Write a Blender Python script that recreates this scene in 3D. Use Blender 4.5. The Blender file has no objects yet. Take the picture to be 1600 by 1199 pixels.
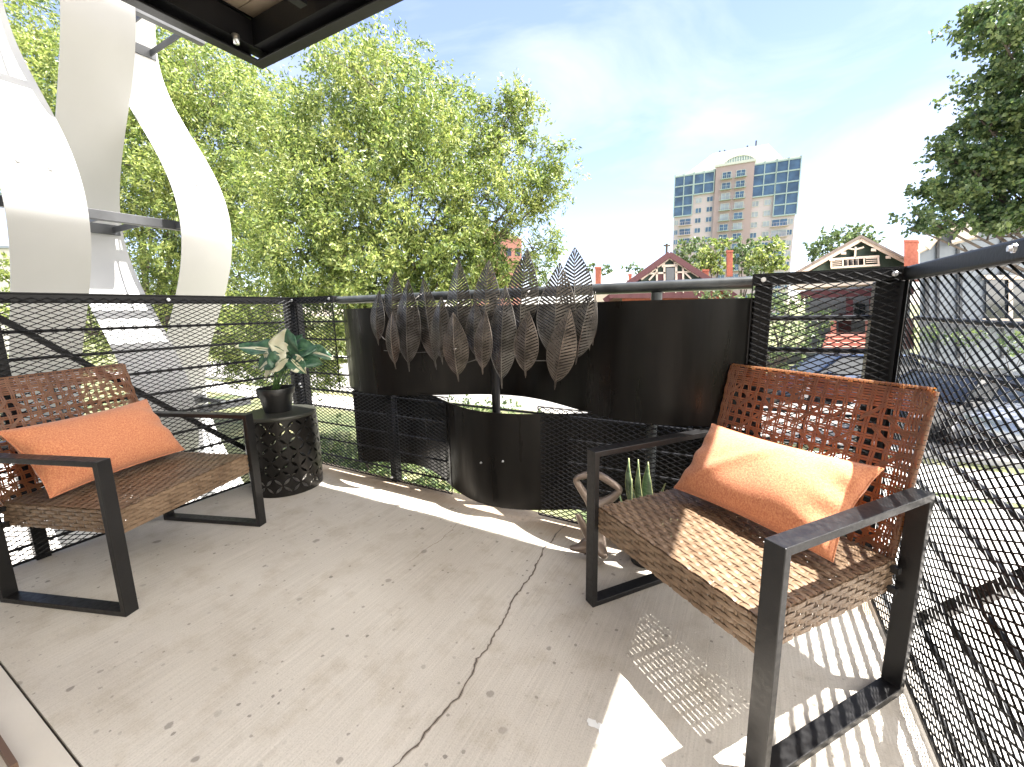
import bpy, math, random
import numpy as np
from mathutils import Vector, Matrix

random.seed(7)
RNG = np.random.default_rng(7)
SC = bpy.context.scene
COL = SC.collection
V = Vector

# ------------------------------------------------------------------ camera
FPX, PITCH, ROLL, EYE = 660.0, 0.1713, -0.0199, 1.1242     # focal length for a 1600 px wide picture
_c, _s = math.cos(PITCH), math.sin(PITCH)
_fw = V((0, _c, -_s)); _up = V((0, _s, _c)); _rt = V((1, 0, 0))
CR_, SR_ = math.cos(ROLL), math.sin(ROLL)
RT = _rt * CR_ + _up * SR_
UP = _up * CR_ - _rt * SR_
FW = _fw
CAM = V((0, 0, EYE))
cd = bpy.data.cameras.new('camera')
cam = bpy.data.objects.new('camera', cd); COL.objects.link(cam)
cd.sensor_width = 36.0; cd.lens = FPX / 1600 * 36.0
cd.clip_start = 0.02; cd.clip_end = 3000
M = Matrix.Identity(4)
for i, a in enumerate((RT, UP, -FW)):
    for j in range(3): M[j][i] = a[j]
M.translation = CAM
cam.matrix_world = M
SC.camera = cam

# ------------------------------------------------------------------ world, sun, exposure
SUN_DIR = V((0.315, -0.051, 1.0)).normalized()
SKY_STRENGTH, SUN_STRENGTH, EXPOSURE = 0.060, 3.6, 2.72
w = bpy.data.worlds.new('World'); SC.world = w; w.use_nodes = True
nt = w.node_tree; nt.nodes.clear()
out = nt.nodes.new('ShaderNodeOutputWorld'); bg = nt.nodes.new('ShaderNodeBackground')
sky = nt.nodes.new('ShaderNodeTexSky'); sky.sky_type = 'NISHITA'; sky.sun_disc = False
sky.sun_elevation = math.asin(SUN_DIR.z); sky.sun_rotation = math.atan2(SUN_DIR.x, SUN_DIR.y)
sky.altitude = 1600; sky.air_density = 1.0; sky.dust_density = 0.35; sky.ozone_density = 1.0
tc = nt.nodes.new('ShaderNodeTexCoord'); mp = nt.nodes.new('ShaderNodeMapping')
mp.inputs['Scale'].default_value = (1.0, 3.2, 4.0); mp.inputs['Rotation'].default_value = (0.2, 0.5, 0.5)
nz = nt.nodes.new('ShaderNodeTexNoise'); nz.inputs['Scale'].default_value = 1.5; nz.inputs['Detail'].default_value = 7; nz.inputs['Roughness'].default_value = .55
nz.inputs['Distortion'].default_value = .6
cr = nt.nodes.new('ShaderNodeValToRGB'); cr.color_ramp.elements[0].position = .44; cr.color_ramp.elements[1].position = .70
cr.color_ramp.elements[0].color = (.08, .08, .08, 1); cr.color_ramp.elements[1].color = (.5, .5, .5, 1)
mx = nt.nodes.new('ShaderNodeMixRGB'); mx.inputs[2].default_value = (3.9, 4.0, 4.1, 1)
nt.links.new(tc.outputs['Generated'], mp.inputs[0]); nt.links.new(mp.outputs[0], nz.inputs['Vector'])
nt.links.new(nz.outputs['Fac'], cr.inputs[0]); nt.links.new(cr.outputs[0], mx.inputs[0])
tn_ = nt.nodes.new('ShaderNodeMixRGB'); tn_.blend_type = 'MULTIPLY'; tn_.inputs[0].default_value = 1; tn_.inputs[2].default_value = (1.08, .96, 1.03, 1)
nt.links.new(sky.outputs[0], tn_.inputs[1]); nt.links.new(tn_.outputs[0], mx.inputs[1])
# added glow on the unseen sun side of the sky, fills the shaded balcony
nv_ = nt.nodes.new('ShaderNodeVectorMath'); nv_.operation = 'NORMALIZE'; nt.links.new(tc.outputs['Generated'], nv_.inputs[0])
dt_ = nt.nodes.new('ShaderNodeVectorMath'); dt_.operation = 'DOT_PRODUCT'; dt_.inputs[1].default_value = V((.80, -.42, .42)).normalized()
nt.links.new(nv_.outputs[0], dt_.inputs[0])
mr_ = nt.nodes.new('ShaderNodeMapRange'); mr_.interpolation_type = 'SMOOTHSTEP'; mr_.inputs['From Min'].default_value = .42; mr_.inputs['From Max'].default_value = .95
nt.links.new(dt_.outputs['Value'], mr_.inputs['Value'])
fill_glow = nt.nodes.new('ShaderNodeMixRGB'); fill_glow.inputs[2].default_value = (18.5, 17.6, 16.2, 1); nt.links.new(mr_.outputs[0], fill_glow.inputs[0])
nt.links.new(mx.outputs[0], fill_glow.inputs[1]); nt.links.new(fill_glow.outputs[0], bg.inputs[0])
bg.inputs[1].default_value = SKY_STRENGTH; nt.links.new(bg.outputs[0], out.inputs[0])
ld = bpy.data.lights.new('sun', 'SUN'); ld.energy = SUN_STRENGTH; ld.angle = math.radians(.5); ld.color = (1, .965, .91)
lo = bpy.data.objects.new('sun', ld); COL.objects.link(lo)
lo.rotation_mode = 'QUATERNION'; lo.rotation_quaternion = SUN_DIR.to_track_quat('Z', 'Y')
lo.location = (0, 0, 30)
vs = SC.view_settings
vs.view_transform = 'Standard'; vs.look = 'None'; vs.exposure = EXPOSURE; vs.gamma = 1; vs.use_curve_mapping = False

# ------------------------------------------------------------------ frames of reference
def ray(x, y):
    return FW + RT * ((x - 800) / FPX) - UP * ((y - 599.5) / FPX)
def at(x, y, Y):                       # the point seen at photo pixel x, y that stands Y metres ahead
    d = ray(x, y); return CAM + d * (Y / d.y)
def onz(x, y, z=0.0):
    d = ray(x, y); return CAM + d * ((z - CAM.z) / d.z)
# balcony axes: u runs along the street railing, v inward towards the house
CL = V((-1.58, 3.12, 0)); CRN = V((1.36, 1.49, 0))
EU = (CRN - CL); LU = EU.length; EU.normalize()
DV = V((-EU.y, EU.x, 0))
def B(u, v, z=0.0): return CL + EU * u - DV * v + V((0, 0, z))
def onv(x, y, v=0.0):                  # (u, v, z) of the photo pixel on the vertical plane v = const
    d = ray(x, y); o = CL - DV * v; t = (o - CAM).dot(DV) / d.dot(DV); q = CAM + d * t - CL
    return q.dot(EU), -q.dot(DV), q.z
GZ = -2.0                               # street level

# ------------------------------------------------------------------ materials
def mat(name, col, rough=.6, metal=0.0, var=0.0, vscale=8, bump=0.0, bscale=60, col2=None, spec=None,
        trans=0.0, tcol=None, stretch=None, coord='Object'):
    m = bpy.data.materials.new(name); m.use_nodes = True
    t = m.node_tree; b = t.nodes['Principled BSDF']
    b.inputs['Base Color'].default_value = (*col, 1); b.inputs['Roughness'].default_value = rough
    b.inputs['Metallic'].default_value = metal
    if spec is not None: b.inputs['Specular IOR Level'].default_value = spec
    co = t.nodes.new('ShaderNodeTexCoord'); src = co.outputs[coord]
    if stretch:
        mm = t.nodes.new('ShaderNodeMapping'); mm.inputs['Scale'].default_value = stretch
        t.links.new(src, mm.inputs[0]); src = mm.outputs[0]
    if var or col2:
        n = t.nodes.new('ShaderNodeTexNoise'); n.inputs['Scale'].default_value = vscale; n.inputs['Detail'].default_value = 6
        t.links.new(src, n.inputs['Vector'])
        r = t.nodes.new('ShaderNodeValToRGB'); r.color_ramp.elements[0].position = .35; r.color_ramp.elements[1].position = .68
        c2 = col2 if col2 else tuple(max(0, c * (1 + var)) for c in col)
        c1 = col if col2 else tuple(c * (1 - var) for c in col)
        r.color_ramp.elements[0].color = (*c1, 1); r.color_ramp.elements[1].color = (*c2, 1)
        t.links.new(n.outputs['Fac'], r.inputs[0]); t.links.new(r.outputs[0], b.inputs['Base Color'])
        m['ramp'] = 1
    if bump:
        n2 = t.nodes.new('ShaderNodeTexNoise'); n2.inputs['Scale'].default_value = bscale; n2.inputs['Detail'].default_value = 5
        t.links.new(src, n2.inputs['Vector'])
        bp = t.nodes.new('ShaderNodeBump'); bp.inputs['Strength'].default_value = bump; bp.inputs['Distance'].default_value = .01
        t.links.new(n2.outputs['Fac'], bp.inputs['Height']); t.links.new(bp.outputs[0], b.inputs['Normal'])
    if trans:
        tr = t.nodes.new('ShaderNodeBsdfTranslucent'); tr.inputs[0].default_value = (*(tcol or col), 1)
        ms = t.nodes.new('ShaderNodeMixShader'); ms.inputs[0].default_value = trans
        o = t.nodes['Material Output']
        t.links.new(b.outputs[0], ms.inputs[1]); t.links.new(tr.outputs[0], ms.inputs[2]); t.links.new(ms.outputs[0], o.inputs[0])
    return m

def leafmat(name, c1, c2, c3, tr=.35, sc=1.6, rough=.45):
    """foliage: colour differs from spray to spray and leaf to leaf (object-space noise), light passes through the blade"""
    m = bpy.data.materials.new(name); m.use_nodes = True; t = m.node_tree; b = t.nodes['Principled BSDF']
    co = t.nodes.new('ShaderNodeTexCoord')
    n = t.nodes.new('ShaderNodeTexNoise'); n.inputs['Scale'].default_value = sc; n.inputs['Detail'].default_value = 3
    wn = t.nodes.new('ShaderNodeTexWhiteNoise'); wn.noise_dimensions = '1D'
    at_ = t.nodes.new('ShaderNodeAttribute'); at_.attribute_name = 'rnd'
    t.links.new(co.outputs['Object'], n.inputs['Vector'])
    ma = t.nodes.new('ShaderNodeMath'); ma.operation = 'MULTIPLY_ADD'; ma.inputs[1].default_value = .55
    sb = t.nodes.new('ShaderNodeMath'); sb.operation = 'ADD'; sb.inputs[1].default_value = -.28
    t.links.new(at_.outputs['Fac'], ma.inputs[0]); t.links.new(n.outputs['Fac'], sb.inputs[0]); t.links.new(sb.outputs[0], ma.inputs[2])
    r = t.nodes.new('ShaderNodeValToRGB'); e = r.color_ramp.elements
    e[0].position = .2; e[0].color = (*c1, 1); e[1].position = .8; e[1].color = (*c3, 1)
    k = e.new(.5); k.color = (*c2, 1)
    t.links.new(ma.outputs[0], r.inputs[0]); t.links.new(r.outputs[0], b.inputs['Base Color'])
    b.inputs['Roughness'].default_value = rough
    tl = t.nodes.new('ShaderNodeBsdfTranslucent'); hs = t.nodes.new('ShaderNodeHueSaturation')
    hs.inputs['Value'].default_value = 1.5; hs.inputs['Saturation'].default_value = 1.1
    t.links.new(r.outputs[0], hs.inputs['Color']); t.links.new(hs.outputs[0], tl.inputs[0])
    ms = t.nodes.new('ShaderNodeMixShader'); ms.inputs[0].default_value = tr
    t.links.new(b.outputs[0], ms.inputs[1]); t.links.new(tl.outputs[0], ms.inputs[2])
    t.links.new(ms.outputs[0], t.nodes['Material Output'].inputs[0])
    return m

def floor_material():
    m = bpy.data.materials.new('broomed_concrete'); m.use_nodes = True; t = m.node_tree; b = t.nodes['Principled BSDF']
    L = t.links.new; N = t.nodes.new
    co = N('ShaderNodeTexCoord'); mp = N('ShaderNodeMapping'); mp.inputs['Rotation'].default_value = (0, 0, -math.atan2(EU.y, EU.x))
    L(co.outputs['Object'], mp.inputs[0])
    def noise(sc, det, src, rough=.55):
        n = N('ShaderNodeTexNoise'); n.inputs['Scale'].default_value = sc; n.inputs['Detail'].default_value = det
        n.inputs['Roughness'].default_value = rough; L(src, n.inputs['Vector']); return n.outputs['Fac']
    def ramp(src, p0, c0, p1, c1):
        r = N('ShaderNodeValToRGB'); e = r.color_ramp.elements
        e[0].position = p0; e[0].color = (*c0, 1); e[1].position = p1; e[1].color = (*c1, 1); L(src, r.inputs[0]); return r.outputs[0]
    def mul(a, bb, f=1.0):
        x = N('ShaderNodeMixRGB'); x.blend_type = 'MULTIPLY'; x.inputs[0].default_value = f; L(a, x.inputs[1]); L(bb, x.inputs[2]); return x.outputs[0]
    base = ramp(noise(1.6, 6, mp.outputs[0]), .3, (.49, .45, .40), .7, (.60, .562, .51))
    st = N('ShaderNodeMapping'); st.inputs['Scale'].default_value = (190, 3.5, 1); L(mp.outputs[0], st.inputs[0])
    stripes = noise(1, 4, st.outputs[0], .6)
    base = mul(base, ramp(stripes, .3, (.87, .87, .865), .7, (1.06, 1.06, 1.06)))
    grain = noise(210, 3, mp.outputs[0], .7)
    base = mul(base, ramp(grain, .25, (.6, .58, .55), .5, (1.04, 1.04, 1.04)), .55)
    blotch = noise(7, 5, mp.outputs[0], .65)
    base = mul(base, ramp(blotch, .3, (.80, .765, .71), .5, (1, 1, 1)), .75)
    base = mul(base, ramp(noise(.9, 4, mp.outputs[0], .5), .38, (.90, .885, .86), .58, (1.03, 1.03, 1.02)), .9)
    # round drip stains of different sizes
    for sc, th, keep in ((5.5, .085, .84), (12, .10, .76), (30, .12, .72)):
        wp = N('ShaderNodeTexNoise'); wp.inputs['Scale'].default_value = sc * 3.2; L(mp.outputs[0], wp.inputs['Vector'])
        mm = N('ShaderNodeMixRGB'); mm.blend_type = 'LINEAR_LIGHT'; mm.inputs[0].default_value = .02 * 5.5 / sc
        L(mp.outputs[0], mm.inputs[1]); L(wp.outputs['Color'], mm.inputs[2])
        vo = N('ShaderNodeTexVoronoi'); vo.voronoi_dimensions = '2D'; vo.inputs['Scale'].default_value = sc; L(mm.outputs[0], vo.inputs['Vector'])
        vc = N('ShaderNodeSeparateColor'); L(vo.outputs['Color'], vc.inputs[0])
        g = N('ShaderNodeMath'); g.operation = 'GREATER_THAN'; g.inputs[1].default_value = keep; L(vc.outputs[0], g.inputs[0])
        sz = N('ShaderNodeMath'); sz.operation = 'MULTIPLY'; L(vc.outputs[1], sz.inputs[0]); sz.inputs[1].default_value = th * 1.7
        df = N('ShaderNodeMath'); df.operation = 'SUBTRACT'; L(sz.outputs[0], df.inputs[0]); L(vo.outputs['Distance'], df.inputs[1])
        sm = N('ShaderNodeMath'); sm.operation = 'MULTIPLY'; sm.use_clamp = True; sm.inputs[1].default_value = 22; L(df.outputs[0], sm.inputs[0])
        fk = N('ShaderNodeMath'); fk.operation = 'MULTIPLY'; L(sm.outputs[0], fk.inputs[0]); L(g.outputs[0], fk.inputs[1])
        f2 = N('ShaderNodeMath'); f2.operation = 'MULTIPLY'; L(fk.outputs[0], f2.inputs[0]); f3 = N('ShaderNodeMath'); f3.operation = 'MULTIPLY'; L(vc.outputs[2], f3.inputs[0]); f3.inputs[1].default_value = .8; L(f3.outputs[0], f2.inputs[1])
        x = N('ShaderNodeMixRGB'); L(f2.outputs[0], x.inputs[0]); L(base, x.inputs[1]); x.inputs[2].default_value = (.17, .15, .13, 1)
        base = x.outputs[0]
    # rusty dirt that gathers along the outer rim of the slab
    sx = N('ShaderNodeSeparateXYZ')
    m2 = N('ShaderNodeVectorMath'); m2.operation = 'SUBTRACT'; m2.inputs[1].default_value = CL; L(co.outputs['Object'], m2.inputs[0])
    dt = N('ShaderNodeVectorMath'); dt.operation = 'DOT_PRODUCT'; dt.inputs[1].default_value = -DV; L(m2.outputs[0], dt.inputs[0])
    ad = N('ShaderNodeMath'); ad.operation = 'MULTIPLY_ADD'; L(blotch, ad.inputs[0]); ad.inputs[1].default_value = -.16; L(dt.outputs['Value'], ad.inputs[2])
    rim = ramp(ad.outputs[0], .0, (.66, .54, .42), .13, (1, 1, 1))
    base = mul(base, rim, .8)
    L(base, b.inputs['Base Color']); b.inputs['Roughness'].default_value = .85
    h = N('ShaderNodeMath'); h.operation = 'MULTIPLY_ADD'; L(stripes, h.inputs[0]); h.inputs[1].default_value = 1.0; L(grain, h.inputs[2])
    bp = N('ShaderNodeBump'); bp.inputs['Strength'].default_value = .35; bp.inputs['Distance'].default_value = .0022
    L(h.outputs[0], bp.inputs['Height']); L(bp.outputs[0], b.inputs['Normal'])
    return m

def ground_material():
    m = bpy.data.materials.new('ground_earth'); m.use_nodes = True; t = m.node_tree; b = t.nodes['Principled BSDF']
    co = t.nodes.new('ShaderNodeTexCoord'); n = t.nodes.new('ShaderNodeTexNoise'); n.inputs['Scale'].default_value = .5; n.inputs['Detail'].default_value = 12
    n.inputs['Roughness'].default_value = .7
    r = t.nodes.new('ShaderNodeValToRGB'); r.color_ramp.elements[0].color = (.05, .07, .025, 1); r.color_ramp.elements[1].color = (.20, .19, .09, 1)
    r.color_ramp.elements[0].position = .38; r.color_ramp.elements[1].position = .62
    t.links.new(co.outputs['Object'], n.inputs['Vector']); t.links.new(n.outputs['Fac'], r.inputs[0]); t.links.new(r.outputs[0], b.inputs['Base Color'])
    b.inputs['Roughness'].default_value = .95
    return m

def pillow_material():
    m = mat('orange_linen', (.62, .20, .085), .9, var=.0)
    t = m.node_tree; b = t.nodes['Principled BSDF']; L = t.links.new; N = t.nodes.new
    co = N('ShaderNodeTexCoord')
    fs = []
    for sc in ((170, 170, 170), (420, 420, 120)):
        mp = N('ShaderNodeMapping'); mp.inputs['Scale'].default_value = sc; L(co.outputs['Object'], mp.inputs[0])
        n = N('ShaderNodeTexNoise'); n.inputs['Scale'].default_value = 1; n.inputs['Detail'].default_value = 3; L(mp.outputs[0], n.inputs['Vector']); fs.append(n.outputs['Fac'])
    a = N('ShaderNodeMath'); a.operation = 'ADD'; L(fs[0], a.inputs[0]); L(fs[1], a.inputs[1])
    hf = N('ShaderNodeMath'); hf.operation = 'MULTIPLY'; hf.inputs[1].default_value = .5; L(a.outputs[0], hf.inputs[0])
    r = N('ShaderNodeValToRGB'); e = r.color_ramp.elements; e[0].position = .36; e[1].position = .66
    e[0].color = (.42, .125, .06, 1); e[1].color = (.64, .285, .135, 1)
    L(hf.outputs[0], r.inputs[0]); L(r.outputs[0], b.inputs['Base Color'])
    bp = N('ShaderNodeBump'); bp.inputs['Strength'].default_value = .5; bp.inputs['Distance'].default_value = .002
    L(hf.outputs[0], bp.inputs['Height']); L(bp.outputs[0], b.inputs['Normal'])
    b.inputs['Sheen Weight'].default_value = .2
    return m

MT = dict(
    floor=floor_material(), ground=ground_material(), pillow=pillow_material(),
    black=mat('black_painted_steel', (.005, .005, .006), .42, .0, spec=.22, var=.25, vscale=5, bump=.06, bscale=90),
    frame=mat('satin_black_frame', (.011, .0105, .011), .36, .2, var=.15, vscale=9, bump=.05, bscale=300),
    ribbon=mat('dark_ribbon_steel', (.003, .0025, .0022), .34, .0, spec=.16, col2=(.008, .007, .006), vscale=3, bump=.05, bscale=14, stretch=(4, 4, .5)),
    meshsteel=mat('mesh_steel', (.005, .005, .0055), .4, .0, spec=.3),
    railpipe=mat('grey_rail_pipe', (.055, .06, .062), .35, .4, var=.3, vscale=12),
    white=mat('white_coated_metal', (.47, .47, .465), .5, .0, var=.04, vscale=1.2, bump=.04, bscale=220),
    greybar=mat('grey_steel_bar', (.085, .088, .095), .5, .3, var=.2),
    zinc=mat('zinc_bolt', (.55, .56, .58), .3, .9),
    rattan=mat('brown_rattan', (.15, .098, .06), .34, .0, col2=(.24, .165, .105), vscale=12, bump=.15, bscale=160, trans=.12, tcol=(.6, .2, .05)),
    rattan2=mat('open_rattan', (.125, .068, .038), .32, .0, col2=(.19, .105, .058), vscale=12, bump=.12, bscale=160, trans=.34, tcol=(.85, .30, .05)),
    stool=mat('bronze_black_metal', (.016, .0145, .013), .33, .5, var=.2, vscale=10),
    stooltop=mat('olive_grey_top', (.045, .046, .038), .42, .3, var=.1),
    pot=mat('black_plastic', (.012, .012, .012), .35), soil=mat('dark_soil', (.03, .02, .014), .95, bump=.5, bscale=90),
    leafg=mat('variegated_green', (.012, .06, .035), .35, col2=(.10, .21, .12), vscale=26, bump=.1, bscale=60, trans=.12),
    leafc=mat('variegated_cream', (.62, .60, .42), .4, col2=(.75, .76, .62), vscale=20, trans=.2, tcol=(.8, .8, .5)),
    stem=mat('green_stem', (.08, .16, .05), .5),
    snake=mat('snake_plant_bands', (.02, .055, .025), .4, col2=(.20, .28, .16), vscale=26, stretch=(.25, .25, 2.2)),
    snakeedge=mat('snake_plant_margin', (.5, .52, .25), .4),
    bronze=mat('aged_bronze_leaf', (.055, .05, .046), .34, .8, col2=(.15, .14, .13), vscale=14),
    bronzed=mat('dull_bronze_leaf', (.062, .053, .046), .38, .8, col2=(.17, .145, .125), vscale=14),
    orn=mat('taupe_cast_metal', (.20, .155, .125), .28, .55, col2=(.30, .24, .2), vscale=9),
    wall=mat('warm_stucco', (.66, .62, .56), .9, var=.06, bump=.3, bscale=60), trim=mat('brown_threshold', (.12, .07, .045), .6),
    threshold=mat('smooth_concrete', (.58, .54, .48), .8, var=.06, vscale=3, bump=.1, bscale=120),
    crack=mat('crack_dark', (.05, .04, .035), .95), dust=mat('crack_dust', (.27, .23, .19), .95),  # even dark tone of the floor crack and the slab joint
    blob=mat('spilled_white_paint', (.72, .72, .70), .6),
    deck=mat('tan_deck_underside', (.35, .28, .20), .8, var=.15, vscale=4),
    bark=mat('grey_bark', (.085, .068, .055), .9, var=.3, vscale=6, bump=.6, bscale=25),
    maroon=mat('maroon_paint', (.085, .022, .026), .6, var=.1), dgreen=mat('dark_green_siding', (.028, .05, .035), .7, var=.15),
    cream=mat('cream_trim', (.62, .53, .44), .7, var=.05), brick=mat('red_brick', (.30, .085, .05), .85, col2=(.40, .13, .08), vscale=9, bump=.3, bscale=20),
    shingle=mat('brown_shingles', (.17, .14, .12), .9, var=.2, vscale=6), palebrick=mat('salmon_brick', (.42, .20, .155), .85, var=.12, vscale=7),
    greysid=mat('grey_blue_siding', (.20, .225, .255), .75, var=.05, vscale=1), glassdark=mat('dark_window', (.02, .025, .03), .08, spec=.8),
    greytrim=mat('dark_grey_batten', (.05, .055, .065), .7), twhite=mat('tower_white', (.50, .52, .46), .7),
    tbeige=mat('tower_beige', (.46, .40, .40), .85, var=.04, vscale=.1), tpink=mat('tower_rose', (.34, .265, .255), .85, var=.04, vscale=.1),
    tglass2=mat('tower_pale_blinds', (.30, .33, .36), .3, var=.2, vscale=.5), tglass=mat('tower_blue_glass', (.055, .10, .15), .12, .2, var=.4, vscale=.35, spec=.9), tgreen=mat('tower_green_frame', (.30, .38, .36), .6),
    asphalt=mat('asphalt', (.20, .19, .175), .9, var=.15, vscale=1.5, bump=.3, bscale=40),
    concrete=mat('pale_concrete', (.50, .475, .44), .9, var=.08, vscale=.8, bump=.2, bscale=30),
    pink=mat('rose_paver', (.42, .27, .22), .9, var=.15, vscale=2.5),
    tyre=mat('tyre_rubber', (.015, .015, .015), .8), rim=mat('alloy_rim', (.4, .4, .42), .3, .8),
    carnavy=mat('slate_blue_car_paint', (.03, .045, .085), .16, .5, spec=.8), cardark=mat('black_car_paint', (.014, .015, .017), .15, .3, spec=.8),
    carsilver=mat('silver_car_paint', (.35, .37, .39), .22, .7), lampglass=mat('lamp_lens', (.6, .6, .6), .1), redlens=mat('red_lens', (.4, .01, .01), .15),
    ash=leafmat('ash_leaves', (.045, .08, .02), (.17, .225, .055), (.38, .41, .14), .38),
    maple=leafmat('maple_leaves', (.03, .06, .022), (.08, .125, .045), (.19, .235, .085), .34),
    sage=leafmat('grey_green_leaves', (.05, .085, .035), (.11, .155, .065), (.18, .22, .09), .35),
    hedge=leafmat('hedge_leaves', (.03, .055, .02), (.09, .13, .045), (.20, .24, .10), .3),
)

# ------------------------------------------------------------------ mesh building
def streaks(m, lo, hi, scale):
    t = m.node_tree; b = t.nodes['Principled BSDF']; co = t.nodes.new('ShaderNodeTexCoord'); mp = t.nodes.new('ShaderNodeMapping'); mp.inputs['Scale'].default_value = scale
    n = t.nodes.new('ShaderNodeTexNoise'); n.inputs['Scale'].default_value = 3; n.inputs['Detail'].default_value = 8; r = t.nodes.new('ShaderNodeMapRange')
    r.inputs['To Min'].default_value = lo; r.inputs['To Max'].default_value = hi; r.inputs['From Min'].default_value = .3; r.inputs['From Max'].default_value = .7
    t.links.new(co.outputs['Object'], mp.inputs[0]); t.links.new(mp.outputs[0], n.inputs['Vector']); t.links.new(n.outputs['Fac'], r.inputs['Value']); t.links.new(r.outputs[0], b.inputs['Roughness'])
streaks(MT['ribbon'], .2, .52, (5, 5, .8)); streaks(MT['frame'], .28, .5, (20, 20, 20)); streaks(MT['white'], .35, .7, (3, 3, .6))
class MB:
    def __init__(s): s.v = []; s.f = []; s.m = []; s.mi = 0
    def add(s, vs, fs):
        n = len(s.v); s.v.extend([tuple(a) for a in vs])
        for f in fs: s.f.append(tuple(i + n for i in f)); s.m.append(s.mi)
        return s
    def hexa(s, p):       # p: 8 points, bottom ring then top ring
        return s.add(p, [(3, 2, 1, 0), (4, 5, 6, 7), (0, 1, 5, 4), (1, 2, 6, 5), (2, 3, 7, 6), (3, 0, 4, 7)])
    def box(s, a, b):
        x0, y0, z0 = a; x1, y1, z1 = b
        return s.hexa([(x0, y0, z0), (x1, y0, z0), (x1, y1, z0), (x0, y1, z0), (x0, y0, z1), (x1, y0, z1), (x1, y1, z1), (x0, y1, z1)])
    def ubox(s, u0, u1, v0, v1, z0, z1):      # box in balcony axes
        return s.hexa([B(u0, v0, z0), B(u0, v1, z0), B(u1, v1, z0), B(u1, v0, z0), B(u0, v0, z1), B(u0, v1, z1), B(u1, v1, z1), B(u1, v0, z1)])
    def bar(s, a, b, w, h=None, up=(0, 0, 1)):
        a = V(a); b = V(b); d = (b - a).normalized(); h = h or w; up = V(up)
        x = d.cross(up)
        if x.length < 1e-4: x = d.cross(V((0, 1, 0)))
        x.normalize(); y = x.cross(d).normalized(); x *= w / 2; y *= h / 2
        return s.hexa([a - x - y, a + x - y, b + x - y, b - x - y, a - x + y, a + x + y, b + x + y, b - x + y])
    def tube(s, pts, r, n=8, cap=True):
        pts = [V(p) for p in pts]; rs = r if isinstance(r, (list, tuple)) else [r] * len(pts)
        base = len(s.v); prev = None
        for i, p in enumerate(pts):
            d = (pts[min(i + 1, len(pts) - 1)] - pts[max(i - 1, 0)]).normalized()
            if prev is None:
                x = d.cross(V((0, 0, 1)))
                if x.length < 1e-3: x = d.cross(V((1, 0, 0)))
            else: x = prev - d * prev.dot(d)
            x.normalize(); prev = x; y = d.cross(x)
            for k in range(n):
                a = 2 * math.pi * k / n; s.v.append(tuple(p + (x * math.cos(a) + y * math.sin(a)) * rs[i]))
        for i in range(len(pts) - 1):
            for k in range(n):
                k2 = (k + 1) % n
                s.f.append((base + i * n + k, base + i * n + k2, base + (i + 1) * n + k2, base + (i + 1) * n + k)); s.m.append(s.mi)
        if cap:
            s.f.append(tuple(base + k for k in reversed(range(n)))); s.m.append(s.mi)
            e = base + (len(pts) - 1) * n; s.f.append(tuple(e + k for k in range(n))); s.m.append(s.mi)
        return s
    def lathe(s, c, prof, n=32):
        c = V(c); base = len(s.v)
        for r, z in prof:
            for k in range(n):
                a = 2 * math.pi * k / n; s.v.append((c.x + r * math.cos(a), c.y + r * math.sin(a), c.z + z))
        for i in range(len(prof) - 1):
            for k in range(n):
                k2 = (k + 1) % n; s.f.append((base + i * n + k, base + i * n + k2, base + (i + 1) * n + k2, base + (i + 1) * n + k)); s.m.append(s.mi)
        return s
    def grid(s, fn, nu, nv, closed=False):
        base = len(s.v)
        for i in range(nu + 1):
            for j in range(nv + 1): s.v.append(tuple(fn(i / nu, j / nv)))
        for i in range(nu):
            for j in range(nv):
                a = base + i * (nv + 1) + j; s.f.append((a, a + nv + 1, a + nv + 2, a + 1)); s.m.append(s.mi)
        return s
    def sheet(s, fn, nu, nv, thick):          # grid of fn(a,b) -> (point, normal), given real thickness
        n0 = len(s.v); P = []
        for side in (0, 1):
            for i in range(nu + 1):
                for j in range(nv + 1):
                    p, nrm = fn(i / nu, j / nv); s.v.append(tuple(V(p) + V(nrm) * (thick * (.5 - side))))
        W = nv + 1; N = (nu + 1) * W
        for i in range(nu):
            for j in range(nv):
                a = n0 + i * W + j
                s.f.append((a, a + W, a + W + 1, a + 1)); s.m.append(s.mi)
                s.f.append((a + N + 1, a + N + W + 1, a + N + W, a + N)); s.m.append(s.mi)
        for i in range(nu):
            for j in (0, nv):
                a = n0 + i * W + j; s.f.append((a, a + W, a + W + N, a + N)); s.m.append(s.mi)
        for j in range(nv):
            for i in (0, nu):
                a = n0 + i * W + j; s.f.append((a, a + 1, a + 1 + N, a + N)); s.m.append(s.mi)
        return s
    def build(s, name, material, parent=None, smooth=False, bevel=0, origin=None, local=False, angle=None):
        me = bpy.data.meshes.new(name)
        vv = s.v
        if parent is not None and not local:
            o = wloc(parent); vv = [(a[0] - o[0], a[1] - o[1], a[2] - o[2]) for a in vv]
        elif parent is None and origin is not None:
            vv = [(a[0] - origin[0], a[1] - origin[1], a[2] - origin[2]) for a in vv]
        me.from_pydata(vv, [], s.f)
        mats = material if isinstance(material, (list, tuple)) else [material]
        for q in mats: me.materials.append(MT[q] if isinstance(q, str) else q)
        if len(mats) > 1: me.polygons.foreach_set('material_index', s.m)
        me.validate(); 
        import bmesh
        if s.f and len(s.f) < 60000:
            bm = bmesh.new(); bm.from_mesh(me); bmesh.ops.recalc_face_normals(bm, faces=bm.faces); bm.to_mesh(me); bm.free()
        if smooth:
            me.polygons.foreach_set('use_smooth', [True] * len(me.polygons))
            if angle is not None: me.set_sharp_from_angle(angle=math.radians(angle))
        o = bpy.data.objects.new(name, me); COL.objects.link(o)
        if parent is not None: o.parent = parent
        elif origin is not None: o.location = origin
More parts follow.
